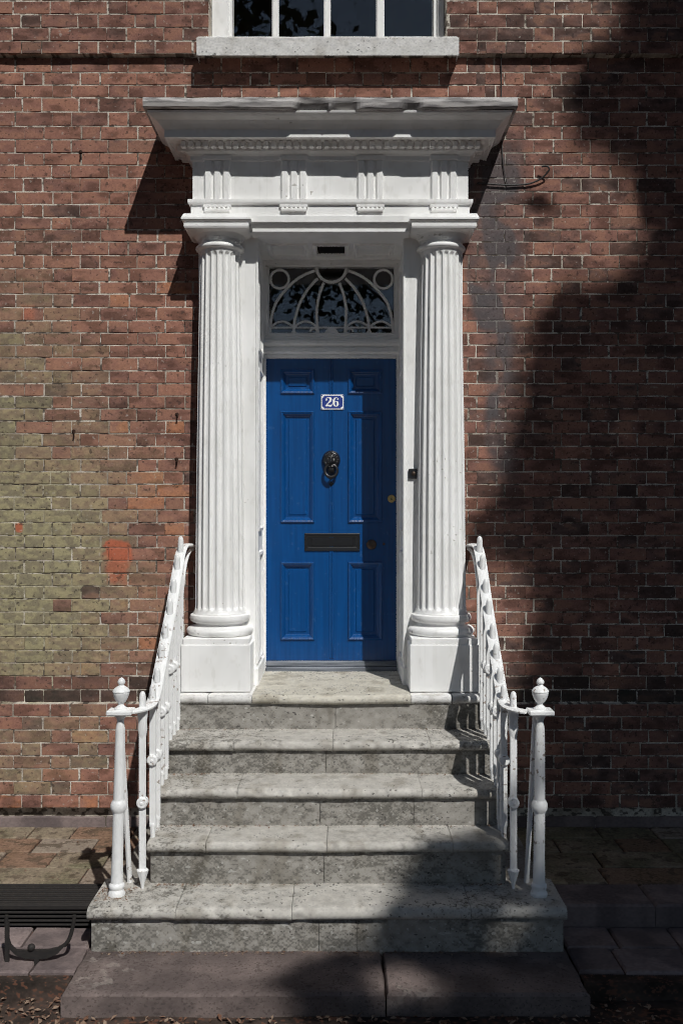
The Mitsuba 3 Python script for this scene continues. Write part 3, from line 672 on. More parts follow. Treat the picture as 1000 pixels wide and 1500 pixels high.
# number plate
npk = put('number_plate', box(-0.069, 0.080, DY - 0.008, DY + 0.001, 2.619, 2.718, 0.002), 'mat_enamel_white', fd); lab(npk, 'white and blue enamel house number plate reading 26')
def notched(x0, x1, z0, z1, r):
    p = sg.box(x0, z0, x1, z1)
    for x in (x0, x1):
        for z in (z0, z1): p = p.difference(sg.Point(x, z).buffer(r))
    return p
PX, PZ = 0.0055, 2.6685
put('blue_field', prism(notched(-0.0615, 0.0725, 2.6265, 2.7105, 0.013), 0.001, DY - 0.0092), 'mat_enamel_blue', npk)
cd = [prism(sg.Point(x, z).buffer(0.0035), 0.001, DY - 0.0091) for x in (-0.0635, 0.0745) for z in (2.6245, 2.7125)]
put('screw', cat(cd), 'mat_enamel_blue', npk)
def pen(pts, n=60):
    """a stroke whose width swells along the path: (x, z, half width)"""
    q = smoothpath(pts, n); g = [sg.Point(x, z).buffer(max(w, 0.0004)) for x, z, w in q]
    return shapely.union_all([a.union(b).convex_hull for a, b in zip(g[:-1], g[1:])])
two_ = shapely.union_all([pen([(-0.0165, 0.0125, 0.0045), (-0.0140, 0.0175, 0.0030)], 6), pen([(-0.0190, 0.0155, 0.0012), (-0.0150, 0.0232, 0.0016), (-0.004, 0.0265, 0.0024), (0.0065, 0.0240, 0.0056), (0.0098, 0.0155, 0.0068), (0.0060, 0.0060, 0.0058), (-0.0035, -0.0035, 0.0032), (-0.0125, -0.0130, 0.0024), (-0.0175, -0.0205, 0.0030)]),
     pen([(-0.0180, -0.0210, 0.0040), (-0.0080, -0.0190, 0.0046), (0.0040, -0.0215, 0.0050), (0.0130, -0.0205, 0.0040)], 20), pen([(0.0135, -0.0200, 0.0034), (0.0160, -0.0100, 0.0010)], 8)])
six_ = shapely.union_all([pen([(0.0125, 0.0180, 0.0045), (0.0120, 0.0185, 0.0044)], 3), pen([(0.0130, 0.0215, 0.0014), (0.006, 0.0262, 0.0018), (-0.003, 0.0245, 0.0028), (-0.0095, 0.0150, 0.0056), (-0.0120, 0.0010, 0.0066), (-0.0100, -0.0130, 0.0058), (-0.0030, -0.0225, 0.0030), (0.0035, -0.0240, 0.0022), (0.0095, -0.0190, 0.0050), (0.0115, -0.0095, 0.0062), (0.0095, -0.0005, 0.0050), (0.0035, 0.0045, 0.0022), (-0.0035, 0.0025, 0.0016), (-0.0075, -0.0030, 0.0014)])])
for g, dx in ((two_, -0.0215), (six_, 0.0225)):
    put('numeral', prism(shapely.affinity.translate(shapely.affinity.scale(g, 1.12, 1.12, origin=(0, 0)), PX + dx, PZ), 0.0012, DY - 0.0102), 'mat_enamel_white', npk)
# lion knocker
def lion():
    m = trimesh.creation.icosphere(5); v = m.vertices.copy()
    x, y, z = v[:, 0], v[:, 1], v[:, 2]
    r = np.hypot(x, z); a = np.arctan2(z, x)
    f = np.clip(-y, 0, 1)                                         # towards the street
    d = np.zeros(len(v))
    d += 0.16 * np.exp(-((r - 0.80) / 0.16) ** 2) * (0.6 + 0.4 * np.cos(a * 11 + 3 * np.sin(a * 3)))      # mane locks
    d -= 0.10 * np.exp(-((r - 0.60) / 0.07) ** 2)
    d += 0.30 * np.exp(-(x / 0.22) ** 2 - ((z + 0.18) / 0.20) ** 2)                                         # muzzle
    d += 0.16 * np.exp(-(x / 0.10) ** 2 - ((z - 0.08) / 0.28) ** 2)                                         # nose ridge
    d += 0.08 * np.exp(-(x / 0.12) ** 2 - ((z + 0.06) / 0.06) ** 2)
    for s in (-1, 1):
        d += 0.13 * np.exp(-((x - s * 0.27) / 0.16) ** 2 - ((z - 0.30) / 0.08) ** 2)                        # brows
        d -= 0.14 * np.exp(-((x - s * 0.25) / 0.08) ** 2 - ((z - 0.16) / 0.06) ** 2)                        # eye hollows
        d += 0.09 * np.exp(-((x - s * 0.25) / 0.045) ** 2 - ((z - 0.155) / 0.035) ** 2)
        d += 0.10 * np.exp(-((x - s * 0.36) / 0.14) ** 2 - ((z + 0.14) / 0.16) ** 2)
        d += 0.16 * np.exp(-((x - s * 0.62) / 0.10) ** 2 - ((z - 0.52) / 0.10) ** 2)                        # ears
    d -= 0.26 * np.exp(-(x / 0.26) ** 2 - ((z + 0.47) / 0.07) ** 2)                                         # open mouth
    d += 0.10 * np.exp(-(x / 0.2) ** 2 - ((z + 0.62) / 0.09) ** 2)
    v = v * (1 + 0.05 * (meshkit.noise(v * 9) - 0.5))[:, None]
    v[:, 1] -= d * f ** 0.4
    return trimesh.Trimesh(np.stack([v[:, 0] * 0.060, v[:, 1] * 0.046, v[:, 2] * 0.064], 1), m.faces, process=False)
m = lion(); m.apply_translation((-0.002, DY - 0.004, 2.285))
kn = put('knocker', m, 'mat_black', fd, smooth=True); lab(kn, 'black lion head door knocker')
ts = np.linspace(-math.pi * 0.62, math.pi * 1.62, 40)
ringp = np.stack([0.040 * np.cos(ts), np.full(40, 0.0), 0.043 * np.sin(ts)], 1)
rg_ = tube(ringp, 0.0092, 10, (0, 1, 0), scale=1 + 0.35 * np.exp(-((ts - 1.5 * math.pi) / 0.8) ** 2) + 0.35 * np.exp(-((ts + 0.5 * math.pi) / 0.8) ** 2))
rg_.apply_transform(trimesh.transformations.rotation_matrix(-0.16, (1, 0, 0))); rg_.apply_translation((-0.002, DY - 0.040, 2.214))
put('knocker_ring', cat(rg_, lathe([(0, -0.014), (0.010, -0.010), (0.014, 0), (0.010, 0.010), (0, 0.014)], 16, (-0.002, DY - 0.034, 2.168))), 'mat_black', kn, smooth=40)
bd = trimesh.creation.icosphere(3); v = bd.vertices; bd.vertices = np.stack([-0.002 + v[:, 0] * 0.031, DY - 0.006 + v[:, 1] * 0.030, 2.222 + v[:, 2] * 0.036 + 0.004 * np.sin(v[:, 0] * 14)], 1)
put('beard', bd, 'mat_black', kn, smooth=True)
put('strike_plate', lathe([(0, 0), (0.016, 0), (0.014, 0.008), (0, 0.010)], 18).apply_transform(trimesh.transformations.rotation_matrix(math.pi / 2, (1, 0, 0))).apply_translation((-0.002, DY + 0.001, 2.128)), 'mat_black', kn, smooth=40)
# letter plate
lp = put('letter_plate', frame_xz(-0.178, 0.188, 1.685, 1.802, [(0, DY + 0.001), (0.001, DY - 0.010), (0.006, DY - 0.012), (0.020, DY - 0.011), (0.026, DY - 0.007), (0.030, DY - 0.007), (0.030, DY)]), 'mat_black', fd); lab(lp, 'black letter plate')
put('flap', cat(box(-0.132, 0.142, DY - 0.010, DY - 0.002, 1.716, 1.771, 0.003), box(-0.150, 0.160, DY - 0.004, DY, 1.711, 1.776)), 'mat_black', lp)
def knob(prof, x, z, mat, name, **kw):
    m = lathe(prof, 28); m.apply_transform(trimesh.transformations.rotation_matrix(math.pi / 2, (1, 0, 0))); m.apply_translation((x, DY, z))
    return put(name, m, mat, fd, smooth=40)
kk = knob([(0, 0), (0.030, 0), (0.030, 0.004), (0.022, 0.008), (0.011, 0.012), (0.010, 0.026), (0.018, 0.032), (0.030, 0.042), (0.034, 0.053), (0.030, 0.064), (0.018, 0.071), (0, 0.073)], 0.262, 1.728, 'mat_bronze', 'door_knob'); lab(kk, 'dark bronze door knob')
kk = knob([(0, 0), (0.026, 0), (0.026, 0.005), (0.021, 0.010), (0.016, 0.010), (0.014, 0.007), (0, 0.007)], 0.396, 2.030, 'mat_brass', 'lock'); lab(kk, 'round brass lock')
put('keyhole', box(0.393, 0.399, DY - 0.0085, DY - 0.006, 2.022, 2.038), 'mat_dark', kk)
put('escutcheon', box(0.339, 0.353, DY - 0.005, DY + 0.001, 1.722, 1.738, 0.002), 'mat_bronze', fd)

# door bell
bell = put('door_bell', cat(box(0.472, 0.530, -0.118, -0.098, 2.144, 2.204, 0.004)), 'mat_black'); lab(bell, 'small square black door bell on the white pilaster right of the door', 'door bell')
m = lathe([(0, 0), (0.013, 0), (0.013, 0.004), (0.009, 0.008), (0, 0.009)], 18); m.apply_transform(trimesh.transformations.rotation_matrix(math.pi / 2, (1, 0, 0))); m.apply_translation((0.501, -0.117, 2.174))
put('push_button', m, 'mat_bronze', bell, smooth=40)

# cable on the wall
cb = holder('wall_cable'); lab(cb, 'thin dark cable looping across the bricks right of the cornice', 'cable')
put('cable_run', tube(smoothpath([(0.90, -0.012, 3.966), (1.0, -0.014, 3.958), (1.10, -0.014, 3.953), (1.20, -0.015, 3.958), (1.27, -0.022, 3.978), (1.315, -0.035, 4.01), (1.335, -0.05, 4.04), (1.325, -0.05, 4.055), (1.29, -0.04, 4.058)], 50), 0.0055, 8), 'mat_cable', cb, smooth=40)
put('cable_drop', tube(smoothpath([(1.045, -0.046, 4.76), (1.047, -0.01, 4.70), (1.05, -0.006, 4.40), (1.052, -0.006, 4.25), (1.056, -0.008, 4.12), (1.070, -0.010, 4.02), (1.085, -0.014, 3.962)], 40), 0.0032, 6), 'mat_cable', cb, smooth=40)

# old iron pegs left in the joints of the wall
for x, z, words in ((-1.54, 4.162, 'rusty iron peg in the bricks level with the frieze, left of the cornice shadow'), (-0.947, 2.543, 'rusty iron peg in the bricks close left of the left column, higher of the two'),
                    (-0.950, 2.268, 'rusty iron peg in the bricks close left of the left column, lower of the two'), (-1.582, 2.440, 'rusty iron peg in the green stained bricks at mid height of the door')):
    pg = put('wall_peg', cat(tube(smoothpath([(x, 0.02, z), (x + 0.004, -0.012, z - 0.003), (x + 0.010, -0.028, z - 0.010), (x + 0.009, -0.034, z - 0.020)], 12), 0.0055, 8, (1, 0, 0)),
                             lathe([(0, 0), (0.013, 0), (0.010, 0.006), (0, 0.008)], 12).apply_transform(trimesh.transformations.rotation_matrix(math.pi / 2, (1, 0, 0))).apply_translation((x, 0.002, z))), 'mat_rust', smooth=40)
    lab(pg, words, 'peg', 'iron pegs in the brick wall')

# ------------------------------------------------------------------ stone steps
st = holder('stone_steps'); lab(st, 'worn grey stone steps with rounded nosings climbing to the blue door', 'steps')
def tread_slab(x0, x1, Yf, Yb, z, th, seed, endl=False, endr=False, worn=0.0):
    """a tread: half-round nosing in front, worn and chipped along its length"""
    n = max(6, int((x1 - x0) / 0.022)); xs = np.linspace(x0, x1, n)
    r = th * 0.5
    prof = [(Yb, z)] + [(Yb + (Yf - r - Yb) * q, z) for q in (0.3, 0.6, 0.85)]
    prof += [(Yf - r + r * math.sin(q), z - r + r * math.cos(q)) for q in np.linspace(0.0, math.pi, 9)]
    prof += [(Yb, z - th)]
    prof = np.array(prof); m = len(prof); V, F = [], []
    for x in xs:
        q = np.stack([np.full(m, x), prof[:, 0], prof[:, 1]], -1)
        e = meshkit.fbm(q * np.array([7, 11, 11]) + seed, 4) - 0.5
        chip = np.clip(meshkit.fbm(q * np.array([16, 20, 20]) + seed * 1.7 + 40, 3) - 0.60, 0, 1)
        front = np.clip((prof[:, 0] - (Yf - 2.2 * r)) / (2 * r), 0, 1)
        top = (prof[:, 1] > z - 1e-6) | (front > 0)
        dz = 0.006 * e * top - worn * math.exp(-(x / 0.30) ** 2) * (0.35 + 0.65 * front) * top
        dY = 0.006 * e * front - 0.06 * chip * front
        q[:, 1] += dY; q[:, 2] += dz - 0.03 * chip * front
        inset = 0.003 if x in (xs[0], xs[-1]) else 0
        q[:, 2] -= inset * top
        V.append(np.stack([q[:, 0], -q[:, 1], q[:, 2]], -1))
    V = np.vstack(V)
    for i in range(n - 1):
        for j in range(m):
            a, b = i * m + j, i * m + (j + 1) % m; F += [(a, b, b + m), (a, b + m, a + m)]
    for i in (0, n - 1):
        c = i * m
        for j in range(1, m - 1): F.append((c, c + j + 1, c + j) if i == 0 else (c, c + j, c + j + 1))
    mm = trimesh.Trimesh(V, F, process=False)
    if mm.volume < 0: mm.invert()
    return mm
def riser_block(x0, x1, Y, z0, z1, seed, back=0.2):
    nx, nz = max(4, int((x1 - x0) / 0.03)), 7
    X, Z = np.meshgrid(np.linspace(x0, x1, nx), np.linspace(z0, z1, nz), indexing='ij')
    P = Y + 0.005 * (meshkit.fbm(np.stack([X * 14, Z * 14, X * 0 + seed], -1), 4) - 0.5) * 2
    P[[0, -1]] -= 0.003
    V = np.stack([X, -P, Z], -1).reshape(-1, 3); F = []
    for i in range(nx - 1):
        for j in range(nz - 1):
            k_ = i * nz + j; F += [(k_, k_ + nz, k_ + nz + 1), (k_, k_ + nz + 1, k_ + 1)]
    m = trimesh.Trimesh(V, F, process=False)
    return cat(m, box(x0 + 0.0005, x1 - 0.0005, -(Y - 0.012), -(Y - back), z0, z1))
STEPS = [  # (front Y, top z, half width, tread joints, riser joints, next front Y)
    (1.53, 0.106, 1.112, (-0.70, -0.165, 0.665), (-0.04, 0.14)),
    (1.25, 0.319, 0.890, (-0.60, -0.005, 0.615), (-0.02,)),
    (1.01, 0.513, 0.890, (-0.47, 0.48), (-0.045, 0.44)),
    (0.73, 0.694, 0.890, (-0.52, 0.02, 0.55), (-0.02,)),
]
base_z = [-0.21, 0.10, 0.31, 0.505, 0.688]
for i, (Yf, z, w, tj, rj) in enumerate(STEPS):
    sk = holder('step', st)
    nxt = STEPS[i + 1][0] if i < 3 else 0.445
    xs = (-w,) + tj + (w,)
    for q in range(len(xs) - 1):
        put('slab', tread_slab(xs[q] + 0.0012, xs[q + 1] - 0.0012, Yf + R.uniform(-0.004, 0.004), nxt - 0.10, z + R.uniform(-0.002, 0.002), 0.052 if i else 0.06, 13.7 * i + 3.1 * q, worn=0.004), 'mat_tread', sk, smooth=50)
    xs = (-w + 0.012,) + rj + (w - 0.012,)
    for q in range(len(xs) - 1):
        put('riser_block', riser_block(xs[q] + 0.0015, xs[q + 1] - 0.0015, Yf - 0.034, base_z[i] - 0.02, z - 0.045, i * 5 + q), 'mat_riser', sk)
    put('core', box(-w + 0.02, w - 0.02, -(Yf - 0.06), -0.02, -0.24, z - 0.05), 'mat_riser', sk)
sk = holder('step', st); lab(sk, 'worn threshold landing under the door')
put('slab', tread_slab(-0.445, 0.462, 0.438, -0.50, 0.896, 0.054, 77.0, worn=0.008), 'mat_landing', sk, smooth=50)
for s in (-1, 1):
    for xa, xb in ((0.465 if s > 0 else 0.448, 0.70), (0.703, 0.885)):
        a, b = sorted((s * xa, s * xb))
        put('ledge', tread_slab(a + 0.001, b - 0.001, 0.425, 0.02, 0.889, 0.050, 50 + a), 'mat_sill', sk, smooth=50)
for xa, xb in ((-0.884, 0.03), (0.033, 0.884)):
    put('riser_block', riser_block(xa, xb, 0.405, 0.67, 0.842, 21 + xa), 'mat_riser', sk)
put('core', box(-0.86, 0.86, -0.38, 0.32, -0.2, 0.84), 'mat_riser', sk)
# the flagstone in front of the lowest step
m = rough_block(-1.125, 0.25, -1.905, -1.40, -0.26, -0.106, 40, 16, 0.005, 0.012, 4.2)
flag = put('flagstone', m, 'mat_flag', smooth=40); lab(flag, 'broad brown flagstone lying before the lowest step, left of its joint', 'flagstone')
m = rough_block(0.256, 1.12, -1.90, -1.40, -0.26, -0.108, 28, 16, 0.005, 0.012, 9.2)
flag = put('flagstone', m, 'mat_flag', smooth=40); lab(flag, 'flagstone in deep shade before the lowest step, right of its joint', 'flagstone')

# ------------------------------------------------------------------ railings
def railing(s):
    rk = holder('iron_railing')
    lab(rk, 'white iron handrail with urn post in full sun left of the steps' if s < 0 else 'white iron handrail with urn post by the shaded wall right of the steps', 'railing', 'iron railings flanking the steps')
    px, pY = s * 1.010, 1.367
    z0 = 0.104
    lean = 0.020 if s < 0 else 0.006
    def leaning(m):
        m.vertices = m.vertices + np.stack([lean * (m.vertices[:, 2] - z0) / 0.87, 0 * m.vertices[:, 2], 0 * m.vertices[:, 2]], 1); return m
    po = put('post', leaning(lathe([(0, z0), (0.040, z0), (0.041, z0 + 0.016), (0.035, z0 + 0.024), (0.032, z0 + 0.034), (0.038, z0 + 0.044), (0.037, z0 + 0.056), (0.029, z0 + 0.064), (0.0268, 0.30), (0.0262, 0.50), (0.031, 0.508), (0.037, 0.520), (0.039, 0.534), (0.037, 0.548), (0.031, 0.560), (0.0258, 0.568), (0.0245, 0.75), (0.0225, 0.905), (0.018, 0.925), (0.016, 0.94), (0.020, 0.955), (0.032, 0.968), (0.036, 0.974), (0, 0.974)], 32, (px, -pY, 0))), 'mat_iron_white', rk, smooth=40)
    put('cap_plate', leaning(box(px - 0.060, px + 0.060, -pY - 0.052, -pY + 0.052, 0.974, 0.998, 0.005)), 'mat_iron_white', po)
    put('urn_finial', leaning(lathe([(0, 0.996), (0.031, 0.996), (0.031, 1.003), (0.022, 1.010), (0.013, 1.019), (0.013, 1.026), (0.024, 1.036), (0.033, 1.052), (0.038, 1.069), (0.039, 1.076), (0.0365, 1.079), (0.041, 1.082), (0.040, 1.088), (0.031, 1.099), (0.019, 1.107), (0.013, 1.111), (0.0125, 1.115), (0.0175, 1.121), (0.0185, 1.129), (0.015, 1.138), (0.008, 1.146), (0, 1.150)], 32, (px, -pY, 0))), 'mat_iron_white', po, smooth=40)
    put('stay', tube([(px - s * 0.012, -pY + 0.03, 0.972), (px - s * 0.028, -1.20, 0.10)], 0.013, 8, (1, 0, 0)), 'mat_iron_white', rk, smooth=40)
    # the handrail: a flat bar that leaves the plate level and sweeps up to the wall
    pts = smoothpath([(s * 0.955, -1.365, 0.984), (s * 0.930, -1.345, 0.984), (s * 0.900, -1.300, 0.984), (s * 0.882, -1.230, 0.986), (s * 0.876, -1.170, 0.996), (s * 0.875, -1.10, 1.028), (s * 0.875, -0.99, 1.115), (s * 0.875, -0.79, 1.275), (s * 0.875, -0.61, 1.425), (s * 0.874, -0.42, 1.610), (s * 0.873, -0.31, 1.705), (s * 0.868, -0.22, 1.742), (s * 0.858, -0.12, 1.742), (s * 0.845, 0.01, 1.725)], 90)
    def at(Y):
        j = np.argmin(np.abs(-pts[:, 1] - Y)); return pts[j]
    sec = [(-0.029, -0.006), (0.029, -0.006), (0.030, 0.001), (0.018, 0.0085), (0, 0.011), (-0.018, 0.0085), (-0.030, 0.001)]
    put('handrail', sweep(pts, sec), 'mat_iron_white', rk, smooth=40)
    put('wall_bracket', tube(smoothpath([(s * 0.872, -0.30, 1.40), (s * 0.868, -0.27, 1.52), (s * 0.862, -0.20, 1.64), (s * 0.852, -0.10, 1.705), (s * 0.845, -0.01, 1.715)], 24), 0.011, 8, (1, 0, 0)), 'mat_iron_white', rk, smooth=40)
    rows = [(1.285, 0.106, s * 0.902), (1.160, 0.319, s * 0.876), (1.045, 0.319, s * 0.875), (0.920, 0.513, s * 0.875), (0.805, 0.513, s * 0.875), (0.665, 0.694, s * 0.875), (0.545, 0.694, s * 0.875), (0.42, 0.694, s * 0.875), (0.315, 0.694, s * 0.873)]
    for i, (Y, zb, x) in enumerate(rows):
        p = at(Y); zt = p[2]
        last = i == len(rows) - 1
        tip = zt + (0.10 if last else 0.085)
        hw_ = 0.0165
        bar = box(x - hw_, x + hw_, -Y - 0.010, -Y + 0.010, zb + (0.09 if i == 0 else 0.05), zt, 0.003)
        arrow = lathe([(0, zb - 0.004), (0.006, zb - 0.002), (0.011, zb + 0.03), (0.030, zb + 0.092), (0.026, zb + 0.096), (0.014, zb + 0.098), (0, zb + 0.1)] if i == 0 else [(0, zb - 0.005), (0.012, zb - 0.003), (0.0145, zb + 0.05), (0.018, zb + 0.062), (0.013, zb + 0.072), (0, zb + 0.074)], 8, (x, -Y, 0))
        # upper end: a fin with a rounded tip standing up through the handrail
        fin = lathe([(0, tip), (0.007, tip - 0.002), (0.013, tip - 0.010), (0.0165, tip - 0.026), (0.0175, zt - 0.002), (0.0175, zt - 0.01), (0, zt - 0.01)], 14, (x, -Y, 0))
        leafd = lathe([(0, zt - 0.165), (0.007, zt - 0.160), (0.018, zt - 0.135), (0.024, zt - 0.10), (0.022, zt - 0.06), (0.027, zt - 0.02), (0.028, zt - 0.006), (0, zt - 0.006)], 14, (0, 0, 0))
        v = leafd.vertices.copy(); leafd.vertices = np.stack([x + v[:, 0], -Y + v[:, 1] * 0.7, v[:, 2]], 1)
        parts = [bar, arrow, fin] + ([leafd] if i == 0 else [])
        bk = put('baluster', cat(parts), 'mat_iron_white', rk, smooth=40)
        if i < 7:
            zr = zb + 0.385 if i else 0.528
            k_ = lathe([(0, -0.026), (0.022, -0.026), (0.027, -0.021), (0.027, 0.021), (0.022, 0.026), (0, 0.026)], 20)
            k_.apply_transform(trimesh.transformations.rotation_matrix(math.pi / 2, (1, 0, 0))); k_.apply_translation((x, -Y, zr))
            dot = lathe([(0, -0.031), (0.006, -0.030), (0.008, -0.025), (0, -0.022)], 12)
            dot.apply_transform(trimesh.transformations.rotation_matrix(-math.pi / 2, (1, 0, 0))); dot.apply_translation((x, -Y, zr))
            put('knuckle', cat(k_, dot), 'mat_iron_white', bk, smooth=40)
railing(-1); railing(1)

# ------------------------------------------------------------------ boot scraper
bs = holder('boot_scraper'); lab(bs, 'black iron boot scraper with curved arms and a ball, left of the lowest step', 'boot scraper')
SX, SY = -1.309, 1.60
def bp(*pts, r, n=40, **k): return tube(smoothpath([(SX + x, -SY, z) for x, z in pts], n), r, 10, (0, 1, 0), **k)
cres = shapely.Polygon([(-0.155, 0.055), (-0.150, 0.0), (-0.135, -0.045), (-0.105, -0.075), (-0.060, -0.090), (-0.01, -0.094), (0.04, -0.088), (0.085, -0.068), (0.125, -0.025), (0.115, -0.022), (0.085, -0.040), (0.045, -0.050), (-0.06, -0.054), (-0.105, -0.052), (-0.128, -0.03), (-0.138, 0.0), (-0.141, 0.055)])
put('blade', prism(shapely.affinity.translate(cres, SX, 0), 0.016, -SY - 0.008), 'mat_black_iron', bs)
put('arm', cat(bp((-0.148, 0.05), (-0.150, 0.075), (-0.148, 0.105), r=0.009), box(SX - 0.155, SX - 0.137, -SY - 0.008, -SY + 0.008, -0.12, 0.07)), 'mat_black_iron', bs, smooth=40)
put('arm', cat(bp((0.112, -0.035), (0.135, -0.005), (0.152, 0.05), (0.160, 0.105), r=0.009), box(SX - 0.02, SX + 0.0, -SY - 0.008, -SY + 0.008, -0.14, -0.07)), 'mat_black_iron', bs, smooth=40)
put('ball', trimesh.creation.icosphere(3, 0.017).apply_translation((SX - 0.035, -SY - 0.004, -0.040)), 'mat_black_iron', bs, smooth=True)

# ------------------------------------------------------------------ leaf litter
rl = np.random.default_rng(23)
def flakes(pts, size):
    V, F = [], []
    for i, (x, y, z) in enumerate(pts):
        a = rl.uniform(0, 2 * math.pi); L = size * rl.uniform(0.5, 1.4); W = L * rl.uniform(0.35, 0.7)
        u = np.array([math.cos(a), math.sin(a), rl.normal(0, 0.25)]); v = np.array([-math.sin(a), math.cos(a), rl.normal(0, 0.25)])
        c = np.array([x, y, z + 0.002]); lift = np.array([0, 0, abs(rl.normal(0, 0.18)) * L])
        V += [c - u * L * 0.5, c - v * W * 0.5 + lift, c + u * L * 0.5, c + v * W * 0.5 + lift * 0.4]; F += [(4 * i, 4 * i + 1, 4 * i + 2), (4 * i, 4 * i + 2, 4 * i + 3)]
    return trimesh.Trimesh(V, F, process=False)
P = []
for _ in range(2600):
    x = rl.uniform(-2.6, 1.4); Y = rl.uniform(1.72, 2.6)
    if -1.13 < x < 1.13 and Y < 1.915: continue
    P.append((x, -Y, -0.198 + rl.uniform(0, 0.006)))
k = put('leaf_litter', flakes(P, 0.026), 'mat_leaf_litter'); lab(k, 'scattered brown leaf litter on the earth at the foot of the flagstone', 'leaf litter', kind='stuff')
P = []
for (Yb, z, w) in ((1.225, 0.106, 0.85), (0.985, 0.319, 0.85), (0.705, 0.513, 0.85), (0.415, 0.694, 0.85)):
    for _ in range(120):
        x = rl.choice([-1, 1]) * w * (1 - rl.beta(0.7, 1.6)); P.append((x, -(Yb + abs(rl.normal(0, 0.018))), z + 0.001))
for _ in range(260): P.append((rl.uniform(-1.05, 0.8), -(1.50 + abs(rl.normal(0, 0.02))), -0.104))
for _ in range(160): P.append((rl.uniform(-1.1, -0.93), -(1.27 + rl.uniform(0, 0.18)), 0.107))
for _ in range(420): P.append((rl.uniform(-2.4, -0.9), -rl.uniform(0.03, 0.92), 0.001))
k = put('leaf_litter', flakes(P, 0.012), 'mat_leaf_litter'); lab(k, 'fine brown debris in the corners of the stone steps and on the pavement', 'leaf litter', kind='stuff')

# ------------------------------------------------------------------ trees behind the camera: one shades the right of the wall, others stand across the road, three nearer ones are added to block sky light
def leaves(C_, size, rg):
    n = len(C_); u = rg.normal(size=(n, 3)); u /= np.linalg.norm(u, axis=1, keepdims=True)
    w = rg.normal(size=(n, 3)); v = np.cross(u, w); v /= np.linalg.norm(v, axis=1, keepdims=True)
    L = size * rg.uniform(0.6, 1.35, (n, 1)); W = L * 0.62
    V = np.stack([C_ - u * L / 2, C_ - v * W / 2, C_ + u * L / 2, C_ + v * W / 2], 1).reshape(-1, 3)
    i = np.arange(n) * 4
    return trimesh.Trimesh(V, np.vstack([np.stack([i, i + 1, i + 2], 1), np.stack([i, i + 2, i + 3], 1)]), process=False)
def limb(a, b, ra, rb_, rg, k_=7):
    a, b = np.array(a, float), np.array(b, float); q = np.linspace(0, 1, k_)[:, None]
    p = a + (b - a) * q + rg.normal(0, 0.035, (k_, 3)) * np.linalg.norm(b - a) * np.sin(q * math.pi)
    return tube(p, 1.0, 8, (0.3, 0.9, 0.1), scale=np.linspace(ra, rb_, k_))
# outline of the crown as the sun sees it, given where its shadow falls on the wall plane
CROWN = sg.Polygon([(-1.05, -2.25), (-0.95, -2.05), (-0.40, -1.66), (-0.12, -1.15), (0.42, -0.70), (0.80, -0.05), (0.96, 0.4), (1.10, 0.95), (1.17, 1.18), (1.23, 1.32), (1.22, 1.46), (1.12, 1.56), (0.93, 1.66), (0.70, 1.76), (0.69, 1.90), (0.93, 1.98), (1.00, 2.15), (1.06, 2.42), (1.11, 2.60),
                    (1.14, 2.76), (1.20, 2.92), (1.22, 3.10), (1.28, 3.24), (1.42, 3.33), (1.72, 3.42), (1.94, 3.60), (1.90, 3.88), (1.60, 4.16), (1.34, 4.38), (1.46, 4.62), (1.66, 4.95), (1.74, 5.4), (2.6, 6.4), (4.5, 7.2), (7.0, 7.0), (9.0, 5.0), (9.5, 2.0), (8.8, -1.5), (6.5, -4.0), (3.5, -5.2), (1.0, -4.9), (-0.4, -3.7)])
for gx_, gz_, gr_ in ((-0.40, -2.16, 0.14), (0.24, -1.70, 0.07)):      # gaps between boughs, where the sun comes through onto the steps
    CROWN = CROWN.difference(sg.Point(gx_, gz_).buffer(gr_))
S = SUN / 1.0
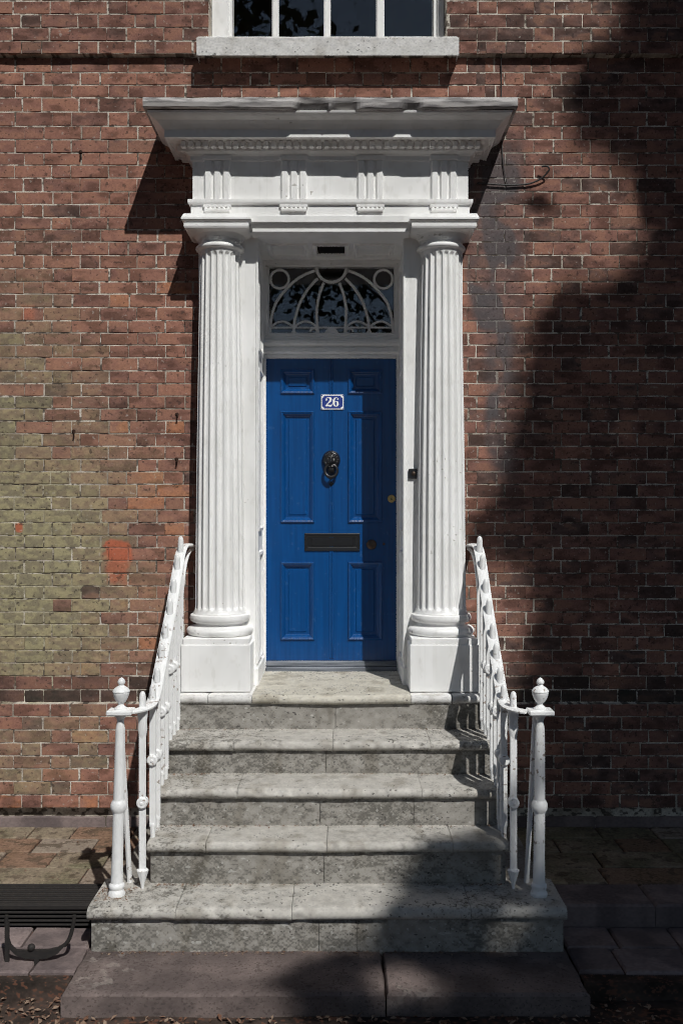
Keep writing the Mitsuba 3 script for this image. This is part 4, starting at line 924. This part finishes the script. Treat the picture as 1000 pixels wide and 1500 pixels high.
def shade_tree():
    rg = np.random.default_rng(5)
    k_ = holder('tree'); lab(k_, 'tall leafy tree behind the viewer whose crown shades the right of the house', 'tree')
    pts = []
    x0, z0, x1, z1 = CROWN.bounds
    inner = CROWN.buffer(-0.05)
    while sum(map(len, pts)) < 60000:
        q = np.stack([rg.uniform(x0, x1, 4000), rg.uniform(z0, z1, 4000)], 1)
        ok = shapely.contains_xy(inner, q[:, 0], q[:, 1]); q = q[ok]
        nb = shapely.distance(shapely.points(q), CROWN.boundary)
        Tm = 9.2 + 3.6 * rg.uniform(0, 1, len(q))
        hit = np.stack([q[:, 0], np.zeros(len(q)), q[:, 1]], 1)
        p = hit + Tm[:, None] * S
        keep = meshkit.fbm(p * 0.9, 3, 4) > 0.34 - 0.2 * np.clip(nb, 0, 1)
        keep |= rg.uniform(size=len(q)) < 0.45
        # ragged edge: sprays of leaves with gaps between them
        keep &= (nb > 0.20) | (meshkit.fbm(p * 2.6, 2, 9) > 0.50 - 0.8 * nb)
        thin = (np.abs(q[:, 0] - 0.45) < 0.09) & (np.abs(q[:, 1] + 0.95) < 0.55)
        keep &= ~thin | (rg.uniform(size=len(q)) < 0.12)
        pts.append(p[keep])
    c = np.vstack(pts)
    put('crown', leaves(c, 0.21, rg), 'mat_leaf', k_)
    base = np.array([8.2, -12.5, -0.2]); top = np.array([7.8, -11.4, 13.0]); L = [limb(base, top, 0.42, 0.16, rg, 12)]
    for _ in range(26):
        a = base + (top - base) * rg.uniform(0.35, 0.98); b = c[rg.integers(len(c))]
        L.append(limb(a, a + (b - a) * 0.9, 0.10, 0.02, rg))
    put('trunk', cat(L), 'mat_bark', k_, smooth=True)
shade_tree()
def street_tree(x, y, h, r, seed, label, per):
    rg = np.random.default_rng(seed)
    k_ = holder('tree'); lab(k_, label, 'tree', 'trees across the road behind the viewer')
    cl = []
    for _ in range(70):
        d = rg.normal(size=3); d /= np.linalg.norm(d); q = d * rg.uniform(0.35, 1.0) ** 0.6
        cl.append((np.array([x, y, h * 0.60]) + q * np.array([r, r, h * 0.40]), rg.uniform(0.5, 1.1) * r * 0.26))
    c = np.vstack([m_ + rg.normal(0, 0.55, (per, 3)) * s_ for m_, s_ in cl])
    put('crown', leaves(c, 0.30, rg), 'mat_leaf', k_)
    L = [limb((x, y, -0.3), (x + 0.3, y, h * 0.7), 0.35, 0.12, rg, 10)]
    for m_, s_ in cl[::3]: L.append(limb((x + 0.1, y, h * rg.uniform(0.25, 0.6)), m_, 0.09, 0.025, rg))
    put('trunk', cat(L), 'mat_bark', k_, smooth=True)
for i, (x, y, h, r, w) in enumerate([(-14, -22, 20, 5.5, 'third from the left'), (-3.9, -25, 23.5, 5.6, 'the tallest of them'), (3.6, -23, 13.5, 4.4, 'low and thin crowned'), (11.5, -26, 22, 5.5, 'right of the low thin one'), (19, -23, 20, 5.5, 'second from the right'),
                                   (-21, -16, 20, 6, 'second from the left'), (24, -14, 20, 6, 'rightmost'), (-6.2, -12.5, 19.5, 4.9, 'added to block sky light, nearest to the house on the left'), (-13, -8.5, 18, 5.0, 'leftmost'), (-7.2, -4.4, 21, 5.0, 'added to block sky light, close to the house on its left'), (9.6, -3.8, 20, 5.2, 'added to block sky light, close to the house on its right')]):  # left tree and the pair by the house: added unseen to block sky light
    street_tree(x, y, h, r, 40 + i, 'broad leafy tree behind the viewer, ' + w, {1: 90, 2: 34}.get(i, 170))
